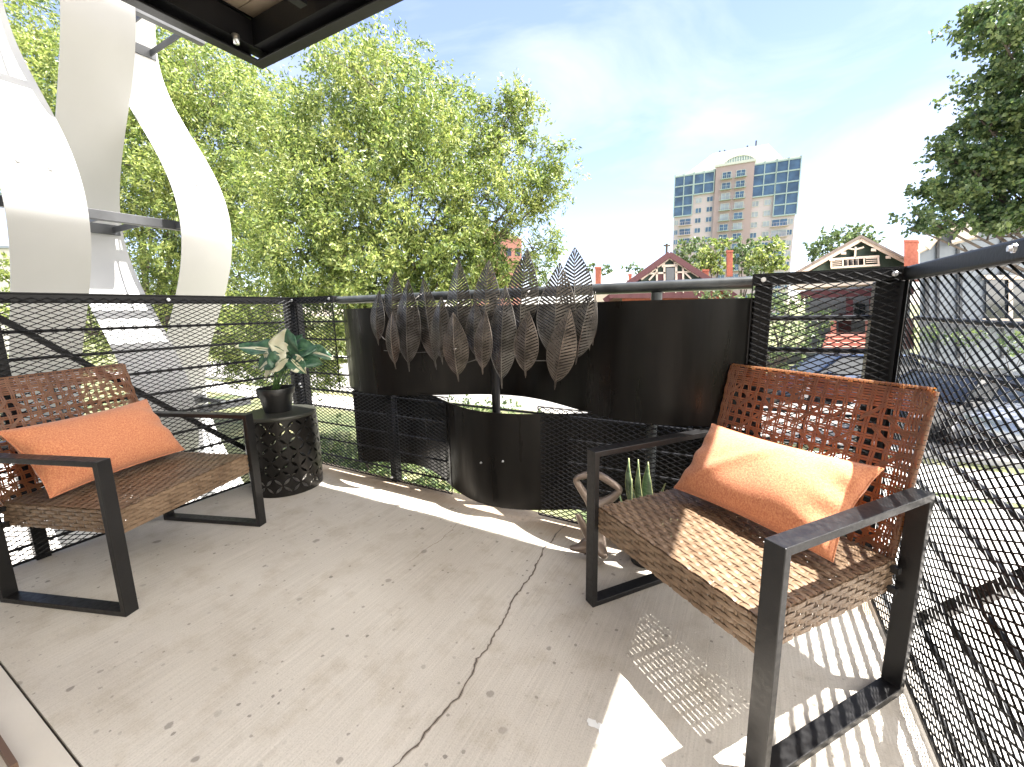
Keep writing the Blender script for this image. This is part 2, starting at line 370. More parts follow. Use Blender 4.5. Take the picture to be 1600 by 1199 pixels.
        if bevel:
            md = o.modifiers.new('bevel', 'BEVEL'); md.width = bevel; md.segments = 2; md.limit_method = 'ANGLE'
        return o

def wloc(o):
    p = V((0, 0, 0))
    while o is not None: p = p + V(o.location); o = o.parent
    return p
def tag(o, label=None, cat=None, group=None, kind=None):
    if label: o['label'] = label
    if cat: o['category'] = cat
    if group: o['group'] = group
    if kind: o['kind'] = kind
    return o
def thing(name, label, cat, loc=(0, 0, 0), rz=0, group=None):
    o = bpy.data.objects.new(name, None); COL.objects.link(o); o.empty_display_size = .1
    o.location = loc; o.rotation_euler = (0, 0, rz); return tag(o, label, cat, group)
def copy_tree(o, parent=None):
    c = o.copy(); COL.objects.link(c); c.parent = parent
    for ch in [x for x in bpy.data.objects if x.parent == o]: copy_tree(ch, c)
    return c

# ================================================================== SETTING: ground, streets
tag(MB().grid(lambda a, b: (-700 + 1400 * a, -700 + 1400 * b, GZ), 2, 2).build('ground', 'ground'), kind='structure')
def patch(name, pts, z, m):
    return tag(MB().add([(p[0], p[1], z) for p in pts], [tuple(range(len(pts)))]).build(name, m), kind='structure')
# paved court beside and below the balcony, street beyond
def UV2(u, v): q = B(u, v); return (q.x, q.y)
patch('courtyard_paving', [UV2(-14, 12), UV2(-14, -1.2), UV2(-3.0, -1.6), UV2(-.5, -1.1), UV2(.2, -.2), UV2(.2, 12)], GZ + .006, 'concrete')
patch('driveway', [UV2(3.2, 8), UV2(3.2, -7.0), UV2(22, -7.0), UV2(22, 8)], GZ + .006, 'concrete')
patch('paver_strip', [UV2(4.15, 8), UV2(4.15, .2), UV2(4.75, .2), UV2(4.75, 8)], GZ + .011, 'pink')
patch('sidewalk', [UV2(-30, -7.2), UV2(-30, -8.8), UV2(60, -8.8), UV2(60, -7.2)], GZ + .010, 'concrete')
patch('street', [UV2(-30, -9.4), UV2(-30, -17), UV2(60, -17), UV2(60, -9.4)], GZ + .006, 'asphalt')
patch('far_sidewalk', [UV2(-30, -18.2), UV2(-30, -19.6), UV2(60, -19.6), UV2(60, -18.2)], GZ + .010, 'concrete')
MBk = MB()
for v in (-9.4, -17.15): MBk.ubox(-30, 60, v, v + .15, GZ - .02, GZ + .12)
tag(MBk.build('kerb', 'concrete'), kind='structure')

# ================================================================== balcony floor
fl = MB(); fl.ubox(-.02, LU + .06, -.05, 1.716, -.20, 0)
floor = tag(fl.build('balcony_floor', 'floor'), kind='structure')
tag(MB().ubox(-.02, LU + .06, 1.722, 3.6, -.20, .0).build('threshold_slab', 'threshold'), kind='structure')
tag(MB().ubox(-.02, LU + .06, 1.716, 1.722, -.20, -.012).build('floor_joint', 'crack'), kind='structure')
def strip_on_floor(name, px, w, m, z, jitter=.006, seed=1, taper=True):
    rr = random.Random(seed); P = [onz(*p) for p in px]; Q = []
    for a, b in zip(P[:-1], P[1:]):
        k = max(3, int((b - a).length / .012))
        for i in range(k): Q.append(a.lerp(b, i / k))
    Q.append(P[-1]); off = 0
    mb = MB(); n = len(Q); vs = []
    for i, q in enumerate(Q):
        d = (Q[min(i + 1, n - 1)] - Q[max(i - 1, 0)]).normalized(); x = V((-d.y, d.x, 0))
        off = off * .8 + rr.uniform(-jitter, jitter) * .6
        ww = w * rr.uniform(.45, 1.25) * (min(1, (i + 1) / 8, (n - i) / 8) if taper else 1)
        c = q + x * off; vs += [(c.x + x.x * ww / 2, c.y + x.y * ww / 2, z), (c.x - x.x * ww / 2, c.y - x.y * ww / 2, z)]
    mb.add(vs, [(2 * i, 2 * i + 1, 2 * i + 3, 2 * i + 2) for i in range(n - 1)])
    return tag(mb.build(name, m, floor), kind='structure')
CRK = [(908, 800), (872, 830), (847, 860), (836, 890), (803, 935), (790, 965), (772, 990), (760, 1015), (745, 1030), (730, 1065), (700, 1105), (680, 1130), (650, 1165), (618, 1199), (590, 1235)]
strip_on_floor('crack_edge', CRK, .009, 'dust', .0012, .008, 3)
strip_on_floor('crack', CRK, .0026, 'crack', .0022, .008, 3)
strip_on_floor('crack', [(752, 782), (735, 800), (712, 822), (690, 845), (668, 858), (650, 872), (632, 884)], .0035, 'dust', .0018, .006, 5)
def splat(name, px, r, m, z, seed, el=1.0, label=None):
    rr = random.Random(seed); c = onz(*px); n = 18; vs = []
    for k in range(n):
        a = 2 * math.pi * k / n; q = r * rr.uniform(.62, 1.15); vs.append((c.x + q * math.cos(a) * el, c.y + q * math.sin(a), z))
    return MB().add(vs, [tuple(range(n))])
wp = splat('x', (926, 1131), .016, None, .0016, 4); wp.add(*(lambda q: (q.v, q.f))(splat('x', (941, 1139), .017, None, .0020, 9)))
tag(wp.build('paint_spill', 'blob', floor), kind='structure')

# house wall behind the viewer and door trim
hw = thing('house_wall', 'warm grey stucco house wall with brown door trim at the lower left', 'wall', B(-.5, 1.82, 0))
MB().ubox(-.6, 1.35, 2.12, 2.3, 0, 3.05).build('wall_panel', 'wall', hw)
MB().ubox(LU - .06, LU + .6, 2.5, 2.7, 0, 3.05).build('wall_panel', 'wall', hw)
MB().ubox(.0, 1.36, 1.797, 1.809, 0.001, .03).build('door_trim', 'trim', hw)
MB().ubox(1.35, LU + .6, 3.4, 3.6, 0, 3.05).build('wall_panel', 'wall', hw)

# ================================================================== balcony above
ZS = 2.78
ob = thing('upper_balcony', 'black steel underside of the balcony above with its corner beam', 'balcony', B(LU / 2, 1, ZS))
def channel(mb, a, b, inw):      # C-channel: bottom flange, web, top flange
    a = V(a); b = V(b); inw = V(inw).normalized(); d = (b - a).normalized()
    def slab(o0, o1, z0, z1):
        mb.hexa([a + inw * o0 + V((0, 0, z0)), a + inw * o1 + V((0, 0, z0)), b + inw * o1 + V((0, 0, z0)), b + inw * o0 + V((0, 0, z0)),
                 a + inw * o0 + V((0, 0, z1)), a + inw * o1 + V((0, 0, z1)), b + inw * o1 + V((0, 0, z1)), b + inw * o0 + V((0, 0, z1))])
    slab(0, .075, 0, .012); slab(0, .012, .012, .24); slab(0, .075, .24, .252)
U0, U1, V0, V1 = -.12, LU + .10, -.045, 2.9
for a, b, i in (((U0, V0), (U1, V0), -DV), ((U0, V1), (U0, V0 + .0755), EU), ((U1, V0 + .0755), (U1, V1), -EU)):
    m_ = MB(); channel(m_, B(a[0], a[1], ZS), B(b[0], b[1], ZS), i); m_.build('edge_beam', 'black', ob, bevel=.003)
m_ = MB()
m_.ubox(U0 + .02, U0 + .12, V0 + .02, V1, ZS + .05, ZS + .2); m_.ubox(U0 + .02, U1 - .02, V0 + .02, V0 + .12, ZS + .055, ZS + .205)
for u in (.55, 1.2, 1.85, 2.5, 3.15): m_.ubox(u, u + .06, .13, V1 - .05, ZS + .06, ZS + .2)
m_.build('joist', 'black', ob)
dk = MB()
for k in range(19): dk.ubox(U0 + .02, U1 - .02, V0 + .02 + k * .152, V0 + .164 + k * .152, ZS + .254, ZS + .29)
dk.ubox(U0 - .01, U1 + .01, V0 - .01, V1 + .2, ZS + .292, ZS + .33)
dk.build('deck_boards', 'deck', ob)
MB().tube([B(.02, .20, ZS + .0), B(.02, .20, ZS + .05)], [.016, .022], 12).build('bolt', 'zinc', ob, True)

# ================================================================== expanded metal
LW, SW = .0508, .0234
def expanded(P, s0, s1, z0, z1, w=.0038, t=.0010, keep=None):
    """diamond mesh on the plane point P(s, z, off) ; strands are real square wires"""
    mb = MB(); n0 = 0; vs = []; fs = []
    ni = int((s1 - s0) / (LW / 2)); nj = int((z1 - z0) / (SW / 2))
    for i in range(ni):
        for j in range(nj + 1):
            if (i + j) % 2: continue
            for dj in (1, -1):
                if not 0 <= j + dj <= nj: continue
                a = (s0 + i * LW / 2, z0 + j * SW / 2); b = (s0 + (i + 1) * LW / 2, z0 + (j + dj) * SW / 2)
                if keep and not (keep((a[0] + b[0]) / 2, (a[1] + b[1]) / 2)): continue
                dx, dz = b[0] - a[0], b[1] - a[1]; L = math.hypot(dx, dz); nx, nz_ = -dz / L * w / 2, dx / L * w / 2
                ex, ez = dx / L * w * .4, dz / L * w * .4
                A = (a[0] - ex, a[1] - ez); Bb = (b[0] + ex, b[1] + ez)
                o1 = t / 2; k = n0
                # the strands of expanded metal stand slightly on edge: front edge shifted up
                kk = .0011; hz2 = w * .56
                for q in (A, Bb):
                    vs += [P(q[0], q[1] - hz2, kk - o1), P(q[0], q[1] + hz2, -kk - o1), P(q[0], q[1] + hz2, -kk + o1), P(q[0], q[1] - hz2, kk + o1)]
                fs += [(k, k + 1, k + 5, k + 4), (k + 1, k + 2, k + 6, k + 5), (k + 2, k + 3, k + 7, k + 6), (k + 3, k, k + 4, k + 7)]
                n0 += 8
    mb.v = [tuple(q) for q in vs]; mb.f = fs; mb.m = [0] * len(fs)
    return mb
HR = 1.245
RZ = [1.072 - .125 * k for k in range(9)]

def bolt(p, n, parent, r=.009):
    p = V(p); n = V(n).normalized(); mb = MB(); mb.tube([p, p + n * .004], r * 1.5, 12); mb.tube([p + n * .004, p + n * .010], r, 6)
    return mb.build('bolt', 'zinc', parent, True, angle=30)

def side_rail(name, label, side):
    """railing along v at u = 0 (side -1) or u = LU (side +1)"""
    u0 = 0 if side < 0 else LU; io = -side          # inward direction in u
    root = thing(name, label, 'railing', B(u0, .8, 0))
    v1 = 2.05 if side < 0 else 2.45
    if side < 0: v1 = 1.78
    rs = 0 if side < 0 else .012
    MB().ubox(u0 - .022 + rs, u0 + .022 + rs, .0, v1, 1.20, HR).build('top_rail', 'black', root, bevel=.006)
    mo = .028 if side < 0 else -.014
    P = lambda s, z, o: B(u0 + io * (mo + o), s, z)
    expanded(P, .0, v1, .02, 1.236).build('mesh_panel', 'meshsteel', root)
    for z in RZ: MB().tube([B(u0 - io * (.018 if side < 0 else .034), .03, z), B(u0 - io * (.018 if side < 0 else .034), v1, z)], .0078, 8).build('rod', 'black', root, True, angle=40)
    for v in (.02, 1.43):
        if v < v1: MB().ubox(u0 - .028 if v > 1 else u0 - .05 * (side < 0), u0 + .022 if v > 1 else u0 + .0, v - .025 if v > 1 else .003, v + .025, -.15, 1.20).build('post', 'black', root, bevel=.003)
    bo_ = .05 if side < 0 else .06
    br = MB(); br.bar(B(u0 - io * bo_, .18, .0), B(u0 - io * bo_, 1.46, 1.2), .022, .03); br.build('brace', 'black', root, bevel=.002)
    ed = MB(); ed.ubox(u0 + io * (mo - .002) - .003, u0 + io * (mo - .002) + .003, .0, v1, HR - .003, HR + .003); ed.ubox(u0 + io * (mo - .002) - .003, u0 + io * (mo - .002) + .003, .0, .006, .02, HR); ed.ubox(u0 + io * (mo - .002) - .003, u0 + io * (mo - .002) + .003, .0, v1, .012, .024)
    ed.build('mesh_edge', 'black', root)
    for v, z in ((.03, 1.222), (.03, .62), (.77, 1.222)): bolt(B(u0 + io * .03, v, z), EU * io, root, .006)
    return root
lr = side_rail('mesh_railing', 'left black railing with expanded mesh and diagonal brace behind the left chair', -1)
rr_ = side_rail('mesh_railing', 'right black railing with expanded mesh, beside the sunlit chair and over the driveway', +1)
# wide bracket plate at the near end of the left railing
mb = MB()
for z in np.arange(.80, 1.17, .055): mb.ubox(-.06, -.03, 1.395, 1.45, z, z + .035)
mb.build('bracket', 'black', lr)

# ---- street railing
sr = thing('street_railing', 'black street side railing with round handrail, posts and mesh below the dark ribbons', 'railing', B(LU / 2, 0, 0))
MB().tube([B(.463, -.03, 1.215), B(2.905, -.03, 1.215)], .0255, 20).build('handrail', 'railpipe', sr, True, angle=40)
for u in (1.685, 2.535):
    MB().tube([B(u, -.03, -.15), B(u, -.03, 1.19)], .024, 16).build('post', 'railpipe' if u > 2 else 'black', sr, True, angle=40)
for u, w_ in ((.0, .03), (.875, .025), (2.945, .03), (LU - .03, .045)):
    MB().ubox(u - w_, u + w_, -.06, -.008, -.15, 1.20).build('post', 'black', sr, bevel=.003)
for a, b in ((-.03, .463), (2.905, LU)):
    MB().ubox(a, b, -.022, .018, 1.20, HR).build('top_rail', 'black', sr, bevel=.005)
for z in RZ:
    for a, b in (((.0, 1.40), (1.40, 1.97), (1.97, LU)) if z < .6 else ((.0, .47), (2.905, LU))):
        th = .0105 if a > 2 and z > .9 else .0065
        MB().tube([B(a, -.052, z), B(b, -.052, z)], th, 8).build('rod', 'black', sr, True, angle=40)
PB = lambda s, z, o: B(s, .024 + o, z)
expanded(PB, .0, 1.39, .03, 1.236, keep=lambda s, z: s < .463 or z < .625).build('mesh_panel', 'meshsteel', sr)
expanded(PB, 1.972, LU - .01, .03, 1.236, keep=lambda s, z: s > 2.905 or z < .625).build('mesh_panel', 'meshsteel', sr)
ed = MB()
def edge(u0, z0, u1, z1, w=.005): ed.bar(B(u0, .026, z0), B(u1, .026, z1), w, w, up=-DV)
for q in ((.463, .63, .463, 1.24), (.463, .63, 1.39, .63), (1.39, .03, 1.39, .63), (1.972, .03, 1.972, .63), (1.972, .63, 2.905, .63), (2.905, .63, 2.905, 1.243), (.0, 1.243, .463, 1.243), (2.905, 1.243, LU, 1.243), (0, .03, 1.39, .03), (1.972, .03, LU, .03)): edge(*q)
ed.build('mesh_edge', 'black', sr)
for u, z in ((2.94, 1.222), (LU - .035, 1.222), (2.545, .612), (.045, 1.226), (.44, 1.226), (.05, .60), (.90, .05)): bolt(B(u, .03, z), -DV, sr, .006)

# ---- dark steel ribbons woven through the railing
def ribbon(name, label, u0, u1, z0, z1, sgn):
    def fn(a, b):
        u = u0 + (u1 - u0) * a; ph = 2 * math.pi * (u - .877) / 1.66
        v = -.055 + sgn * .155 * math.cos(ph); dv = -sgn * .155 * math.sin(ph) * 2 * math.pi / 1.66
        n = (-DV + -EU * dv).normalized()
        return B(u, v, z0 + (z1 - z0) * b), n
    mb = MB().sheet(fn, 90, 2, .004)
    o = mb.build(name, 'ribbon', None, True, angle=40, origin=B((u0 + u1) / 2, -.05, z0)); return tag(o, label, 'metal panel')
upr = ribbon('steel_ribbon', 'upper dark steel ribbon curving in and out behind the leaf sculpture', .478, 2.925, .622, 1.155, 1)
lwr = ribbon('steel_ribbon', 'lower dark steel ribbon bulging inward at floor level in the middle of the railing', .478, 2.925, .055, .59, -1)
for u, z in ((1.66, .30), (1.80, .33)): bolt(B(u, .1035, z), -DV, lwr, .004)

# ================================================================== white sculptural ribbons on the facade to the left
wr = []
def wribbon(v0, v1, sgn, zl, zh, label, bolts):
    def fn(a, b):
        z = zl + (zh - zl) * a; ph = 2 * math.pi * (z - 1.78) / 2.7
        u = -.90 + sgn * .35 * math.cos(ph); du = -sgn * .35 * math.sin(ph) * 2 * math.pi / 2.7
        n = (EU - V((0, 0, 1)) * du).normalized()
        return B(u, v0 + (v1 - v0) * b, z), n
    c = B(-.9, (v0 + v1) / 2, zl)
    root = thing('white_ribbon', label, 'metal ribbon', c, group='white ribbons on the side facade')
    MB().sheet(fn, 110, 2, .006).build('ribbon_sheet', 'white', root, True, angle=40)
    for (v, z) in bolts:
        ph = 2 * math.pi * (z - 1.78) / 2.7; u = -.90 + sgn * .35 * math.cos(ph)
        bolt(B(u + .004, v, z), EU, root, .008)
    for z in (.43, 1.78, 3.13):
        ph = 2 * math.pi * (z - 1.78) / 2.7; u = -.90 + sgn * .35 * math.cos(ph)
        vm = (v0 + v1) / 2; a, b = sorted((-.72 if u > -.72 else -.78, u + (-.006 if u > -.72 else .006)))
        
        for q in (-.12, .11):
            MB().ubox(a, b, vm + q, vm + q + .01, z - .035, z + .005).build('bracket', 'greybar', root)
        e0, e1 = (b - .012, b) if u > -.72 else (a, a + .012)
        MB().ubox(e0, e1, vm - .15, vm + .15, z - .05, z + .02).build('bracket', 'greybar', root)
    return root
wribbon(.86, 1.19, 1, GZ + .02, 4.6, 'wide white metal ribbon nearest the left edge, bulging at its middle bar', [(.98, 1.96), (1.10, 1.97), (.95, .5)])
wribbon(.46, .80, -1, GZ + .02, 4.6, 'middle white metal ribbon, pinched behind the grey bar and shaded above it', [])
wribbon(.06, .39, 1, GZ + .02, 4.6, 'white metal ribbon farthest right, swelling beside the green tree', [(.15, 1.93), (.30, 1.93), (.22, 2.05)])
bars = []
for z, lab in ((1.78, 'long grey steel bar that carries the white ribbons at mid height'), (3.13, 'upper grey steel bar under the corner of the balcony above'), (.43, 'low grey steel bar behind the left mesh')):
    o = MB().ubox(-.77, -.72, -.02, 2.4, z - .04, z + .02).build('support_bar', 'greybar', None, bevel=.003, origin=B(-.745, 1, z))
    tag(o, lab, 'steel bar')

# ================================================================== armchairs
CW, CD, CB, CT, CH = .736, .610, .049, .021, .62
def weave(mb, P, s0, s1, t0, t1, pitch=.0165, wp=.036, ww=.0085, amp=.0023, nseg=6, th=.0014, hole=.0011):
    """woven strips: rows run along s over and under narrow weft strips; beside each crossing the rows part and leave a slit. P(s,t,off)"""
    nr = max(1, int(round((t1 - t0) / pitch))); pitch = (t1 - t0) / nr
    nw = int((s1 - s0) / wp); w0 = s0 + ((s1 - s0) - (nw - 1) * wp) / 2
    N = int((s1 - s0) / (wp / nseg))
    def slit(g, s):
        c = math.cos(2 * math.pi * (s - w0) / wp + math.pi * (g % 2)); return .0007 + hole * max(0, c) ** 1.6
    for r in range(nr):
        base = len(mb.v); ph = math.pi * (r % 2)
        for i in range(N + 1):
            s = s0 + (s1 - s0) * i / N; x = math.cos(math.pi * (s - w0) / wp + ph); o = amp * (1 - 2 * max(0, -x) ** 2) 
            a = t0 + r * pitch + slit(r, s); b = t0 + (r + 1) * pitch - slit(r + 1, s); c = (a + b) / 2
            for (t, e) in ((a, 0), (c, .0015), (b, 0), (c, -th)): mb.v.append(tuple(P(s, t, o + e)))
        for i in range(N):
            for k in range(4):
                q = base + i * 4; k2 = (k + 1) % 4; mb.f.append((q + k, q + k2, q + 4 + k2, q + 4 + k)); mb.m.append(0)
    for j in range(nw):
        s = w0 + j * wp; base = len(mb.v); M_ = nr * 2
        for i in range(M_ + 1):
            t = t0 + (t1 - t0) * i / M_; rr = (t - t0) / pitch - .5
            o = -.0006 - amp * 1.1 * math.cos(math.pi * rr + math.pi * (j % 2))
            for (ds, e) in ((-ww / 2, 0), (0, .001), (ww / 2, 0), (0, -th)): mb.v.append(tuple(P(s + ds, t, o + e)))
        for i in range(M_):
            for k in range(4):
                q = base + i * 4; k2 = (k + 1) % 4; mb.f.append((q + k, q + k2, q + 4 + k2, q + 4 + k)); mb.m.append(0)
def under(mb, P, s0, s1, t0, t1, pitch=.0165, wp=.036, o=-.0045):
    """second layer of strips below the gaps, broken once per weft so only pin holes stay open"""
    nr = max(1, int(round((t1 - t0) / pitch))); pitch = (t1 - t0) / nr
    nw = int((s1 - s0) / wp); w0 = s0 + ((s1 - s0) - (nw - 1) * wp) / 2
    for g in range(nr + 1):
        t = t0 + g * pitch
        for j in range(-1, nw + 1):
            c = w0 + j * wp + (wp / 2 if g % 2 == 0 else 0)
            a, b = max(s0, c - wp * .40), min(s1, c + wp * .40)
            if (g * 7 + j * 3) % 7 < 4: a, b = max(s0, c - wp * .5), min(s1, c + wp * .5)
            if b <= a: continue
            q = [P(a, t - .0075, o), P(b, t - .0075, o), P(b, t + .0075, o), P(a, t + .0075, o)]; q2 = [P(a, t - .0075, o - .001), P(b, t - .0075, o - .001), P(b, t + .0075, o - .001), P(a, t + .0075, o - .001)]
            mb.hexa(q2 + q)
def make_chair():
    r = thing('rattan_armchair', 'x', 'armchair', (0, 0, 0), 0, 'matching rattan armchairs')
    hx, hy = CW / 2, CD / 2
    for s in (-1, 1):
        x0, x1 = sorted((s * hx, s * (hx - CB)))
        mb = MB()
        o = [(x0, -hy, 0), (x1, -hy, 0)]
        ring = [(-hy, 0), (hy, 0), (hy, CH), (-hy, CH)]; inn = [(-hy + CT, CT), (hy - CT, CT), (hy - CT, CH - CT), (-hy + CT, CH - CT)]
        vs = [(x, y, z) for x in (x0, x1) for (y, z) in ring + inn]; fs = []
        for k in range(4):
            k2 = (k + 1) % 4
            fs += [(k, k2, 4 + k2, 4 + k), (8 + k, 8 + k2, 12 + k2, 12 + k), (k, k2, 8 + k2, 8 + k), (4 + k, 4 + k2, 12 + k2, 12 + k)]
        mb.add(vs, fs).build('side_frame', 'frame', r, local=True, bevel=.0018)
    # seat
    sx = hx - CB - .003; f, bk, zt, zb = -hy + .02, .275, .408, .312
    mb = MB()
    weave(mb, lambda s, t, o: (s, t, zt + o), -sx, sx, f, bk)
    weave(mb, lambda s, t, o: (s, f - o, t), -sx, sx, zb, zt - .002)
    weave(mb, lambda s, t, o: (s, bk + o, t), -sx, sx, zb, zt - .002)
    for q in (-1, 1): weave(mb, lambda s, t, o, q=q: (q * (sx + o), s, t), f, bk, zb, zt - .002)
    under(mb, lambda s, t, o: (s, t, zt + o), -sx, sx, f + .006, bk - .006)
    under(mb, lambda s, t, o: (s, f - o, t), -sx, sx, zb + .005, zt - .008)
    under(mb, lambda s, t, o: (s, bk + o, t), -sx, sx, zb + .005, zt - .008)
    for q in (-1, 1): under(mb, lambda s, t, o, q=q: (q * (sx + o), s, t), f, bk, zb + .005, zt - .008)
    mb.build('seat', 'rattan', r, local=True, smooth=True, angle=50)
    fr = MB(); d_ = .018
    for y in (f + .018, bk - .018): fr.bar((-hx + .03, y, zt - .022), (hx - .03, y, zt - .022), d_); fr.bar((-hx + .03, y, zb + .012), (hx - .03, y, zb + .012), d_)
    for x in (-sx + .018, sx - .018, 0): fr.bar((x, f + .02, zt - .022), (x, bk - .02, zt - .022), d_)
    fr.build('seat_frame', 'frame', r, local=True)
    # open-work backrest
    W2, Hb = .318, .50
    p0 = V((0, .262, .395)); ax = V((0, .108, .48)).normalized(); nn = V((0, -ax.z, ax.y))
    P = lambda a, b, o: V((a - .012, 0, 0)) + p0 + ax * b + nn * o
    mb = MB(); cell = 2 * W2 / 19; nrw = int(Hb / cell)
    rr = random.Random(3)
    def strip(a0, b0, a1, b1, w, ph, amp=.0026, seg=None, off=0.0, freq=None):
        L = math.hypot(a1 - a0, b1 - b0); n = seg or max(2, int(L / (cell / 3))); dx, dy = (a1 - a0) / L, (b1 - b0) / L; base = len(mb.v)
        for i in range(n + 1):
            t = i / n; a = a0 + (a1 - a0) * t; b = b0 + (b1 - b0) * t; o = off + amp * math.cos(math.pi * L * t / cell + ph)
            for (q, e) in ((-w / 2, 0), (0, .0013), (w / 2, 0), (0, -.0016)): mb.v.append(tuple(P(a - dy * q, b + dx * q, o + e)))
        for i in range(n):
            for k in range(4):
                q = base + i * 4; k2 = (k + 1) % 4; mb.f.append((q + k, q + k2, q + 4 + k2, q + 4 + k)); mb.m.append(0)
    sw = .0064
    for i in range(20):
        a = -W2 + i * cell
        for q in ((-1, 1)): strip(a + q * .0039, 0, a + q * .0039, Hb, sw, math.pi * (i % 2))
    for j in range(nrw + 1):
        b = j * cell + .004
        for q in ((-1, 1)): strip(-W2, b + q * .0039, W2, b + q * .0039, sw, math.pi * ((j + 1) % 2))
    for j in range(1, nrw - 1):          # diagonal crosses of the caning pattern
        for i in range(1, 18):
            k = (i * 2 + j) % 7
            a, b = -W2 + i * cell, j * cell
            if k == 0 or (k == 3 and j % 2):
                sgn = 1 if (i + j) % 2 else -1
                a0, a1 = (a - cell * .5, a + cell * 1.2) if sgn > 0 else (a + cell * 1.2, a - cell * .5)
                for q in (-1, 1): strip(a0, b - cell * .4 + q * .004, a1, b + cell * 1.2 + q * .004, .0058, 0, .0008, 6, .0030)
                if (i * 3 + j) % 4 == 0:
                    for q in (-1, 1): strip(a1, b - cell * .4 + q * .004, a0, b + cell * 1.2 + q * .004, .0058, 0, .0008, 6, .0044)
    # closed border: extra strips fill the holes along the top and down both sides
    for j in (nrw, nrw + 1):
        b = (j - .5) * cell + .004
        if b < Hb - .004:
            for q in (-1, 1): strip(-W2, b + q * .0039, W2, b + q * .0039, sw, math.pi * (j % 2), .0030)
    for q in (-1, 1):
        for k in (.5,):
            for e in (-1, 1): strip(q * (W2 - k * cell) + e * .0039, 0, q * (W2 - k * cell) + e * .0039, Hb, sw, math.pi * (k > 1), .0030)
    # rolled edges: strips wrapped round the rim frame
    def wrap(a0, b0, a1, b1, n, hw=.011):
        for i in range(n):
            t0, t1 = (i + .06) / n, (i + .94) / n; base = len(mb.v)
            for t in (t0, t1):
                a = a0 + (a1 - a0) * t; b = b0 + (b1 - b0) * t
                dx = 0 if abs(a1 - a0) > .01 else (1 if a0 > 0 else -1); dz = 1 if abs(a1 - a0) > .01 else 0
                for k in range(9):
                    an = math.pi * k / 8; c_, s_ = math.cos(an), math.sin(an)
                    mb.v.append(tuple(P(a + dx * s_ * .010, b + dz * s_ * .010, c_ * hw * 1.1 - .010)))
            for k in range(8): mb.f.append((base + k, base + k + 1, base + 9 + k + 1, base + 9 + k)); mb.m.append(0)
    wrap(-W2, Hb, W2, Hb, 46); wrap(W2, 0, W2, Hb, 36); wrap(-W2, 0, -W2, Hb, 36)
    mb.build('backrest', 'rattan2', r, local=True, smooth=True, angle=50)
    bf = MB(); bo = -.016
    bf.tube([P(-W2, -.02, bo), P(-W2, Hb, bo), ], .0075, 8); bf.tube([P(W2, -.02, bo), P(W2, Hb, bo)], .0075, 8); bf.tube([P(-W2, Hb, bo), P(W2, Hb, bo)], .0075, 8)
    bf.tube([P(-W2, .03, bo), P(W2, .03, bo)], .0075, 8); bf.tube([P(0, 0, bo), P(0, Hb, bo)], .006, 8)
    bf.build('back_frame', 'frame', r, local=True, smooth=True, angle=40)
    return r
ch = make_chair()
ch.location = (.6986, 1.2717, 0); ch.rotation_euler = (0, 0, -1.1554)
ch['label'] = 'right brown rattan armchair with black frame, half in bright sun'
ch2 = copy_tree(ch)
ch2.location = (-1.7274, 1.853, 0); ch2.rotation_euler = (0, 0, 1.4035)
ch2['label'] = 'left brown rattan armchair with black frame, all in shade next to the drum stool'

def pillow(label, loc, rz, corners, seed, T=.082):
    """lumbar cushion spanned by four corner points in chair space: bl, br, tr, tl"""
    root_M = Matrix.Translation(V(loc)) @ Matrix.Rotation(rz, 4, 'Z')
    bl, br, tr, tl = [root_M @ V(c) for c in corners]
    c = (bl + br + tr + tl) / 4; ex = ((br + tr) - (bl + tl)) / 2; ey = ((tl + tr) - (bl + br)) / 2
    a, b = ex.length / 2, ey.length / 2; ex.normalize(); nz_ = ex.cross(ey).normalized(); ey = nz_.cross(ex).normalized()
    sh = (((tl - bl) + (tr - br)) / 2).dot(ex)
    rr = np.random.default_rng(seed); ph = rr.uniform(0, 6, 12)
    mb = MB(); n = 56; m = 34
    def fn(s):
        def g(p, q):
            x, y = 2 * p - 1, 2 * q - 1
            x = math.copysign(1 - (1 - abs(x)) ** 1.25, x); y = math.copysign(1 - (1 - abs(y)) ** 1.25, y)
            h = T * (max(0, 1 - abs(x) ** 3.2)) ** .5 * (max(0, 1 - abs(y) ** 2.3)) ** .55
            X = a * x * (1.02 - .075 * (1 - y * y)); Y = b * y * (1.03 - .085 * (1 - x * x))
            r2 = abs(x * y)
            wr_ = .0035 * math.sin(13 * x * abs(y) + ph[0]) * math.exp(-((1 - abs(x)) / .22) ** 2) + .0035 * math.sin(9 * y + 7 * x + ph[1]) * math.exp(-((1 - abs(x)) / .35) ** 2) + .004 * math.sin(5 * x + ph[2]) * math.cos(3 * y + ph[3])
            wr_ += .007 * math.exp(-((x * .8 - y * .5 + .25) / .10) ** 2) * (1 if seed == 2 else .3) * (1 - r2)
            return c + ex * (X + sh * .5 * y * .35) + ey * Y + nz_ * s * (h + wr_ * min(1, h / .03))
        return g
    mb.grid(fn(1), n, m); mb.grid(fn(-1), n, m)
    o = mb.build('cushion_cover', 'pillow', thing('throw_pillow', label, 'pillow', c), True)
    seam = MB(); pts = []
    g = fn(1)
    for k in range(33): pts.append(g(k / 32, 0))
    for k in range(1, 21): pts.append(g(1, k / 20))
    for k in range(1, 33): pts.append(g(1 - k / 32, 1))
    for k in range(1, 21): pts.append(g(0, 1 - k / 20))
    seam.tube(pts, .0028, 6).build('seam', 'pillow', o.parent, True)
    return o
pillow('burnt orange lumbar pillow lying in the sun on the right armchair', ch.location, -1.1554,
       [(-.285, .035, .445), (.285, .035, .45), (.275, .215, .675), (-.245, .205, .665)], 2)
pillow('burnt orange lumbar pillow in shade on the left armchair', ch2.location, 1.4035,
       [(-.30, .045, .435), (.285, .04, .45), (.225, .20, .70), (-.30, .215, .70)], 5)

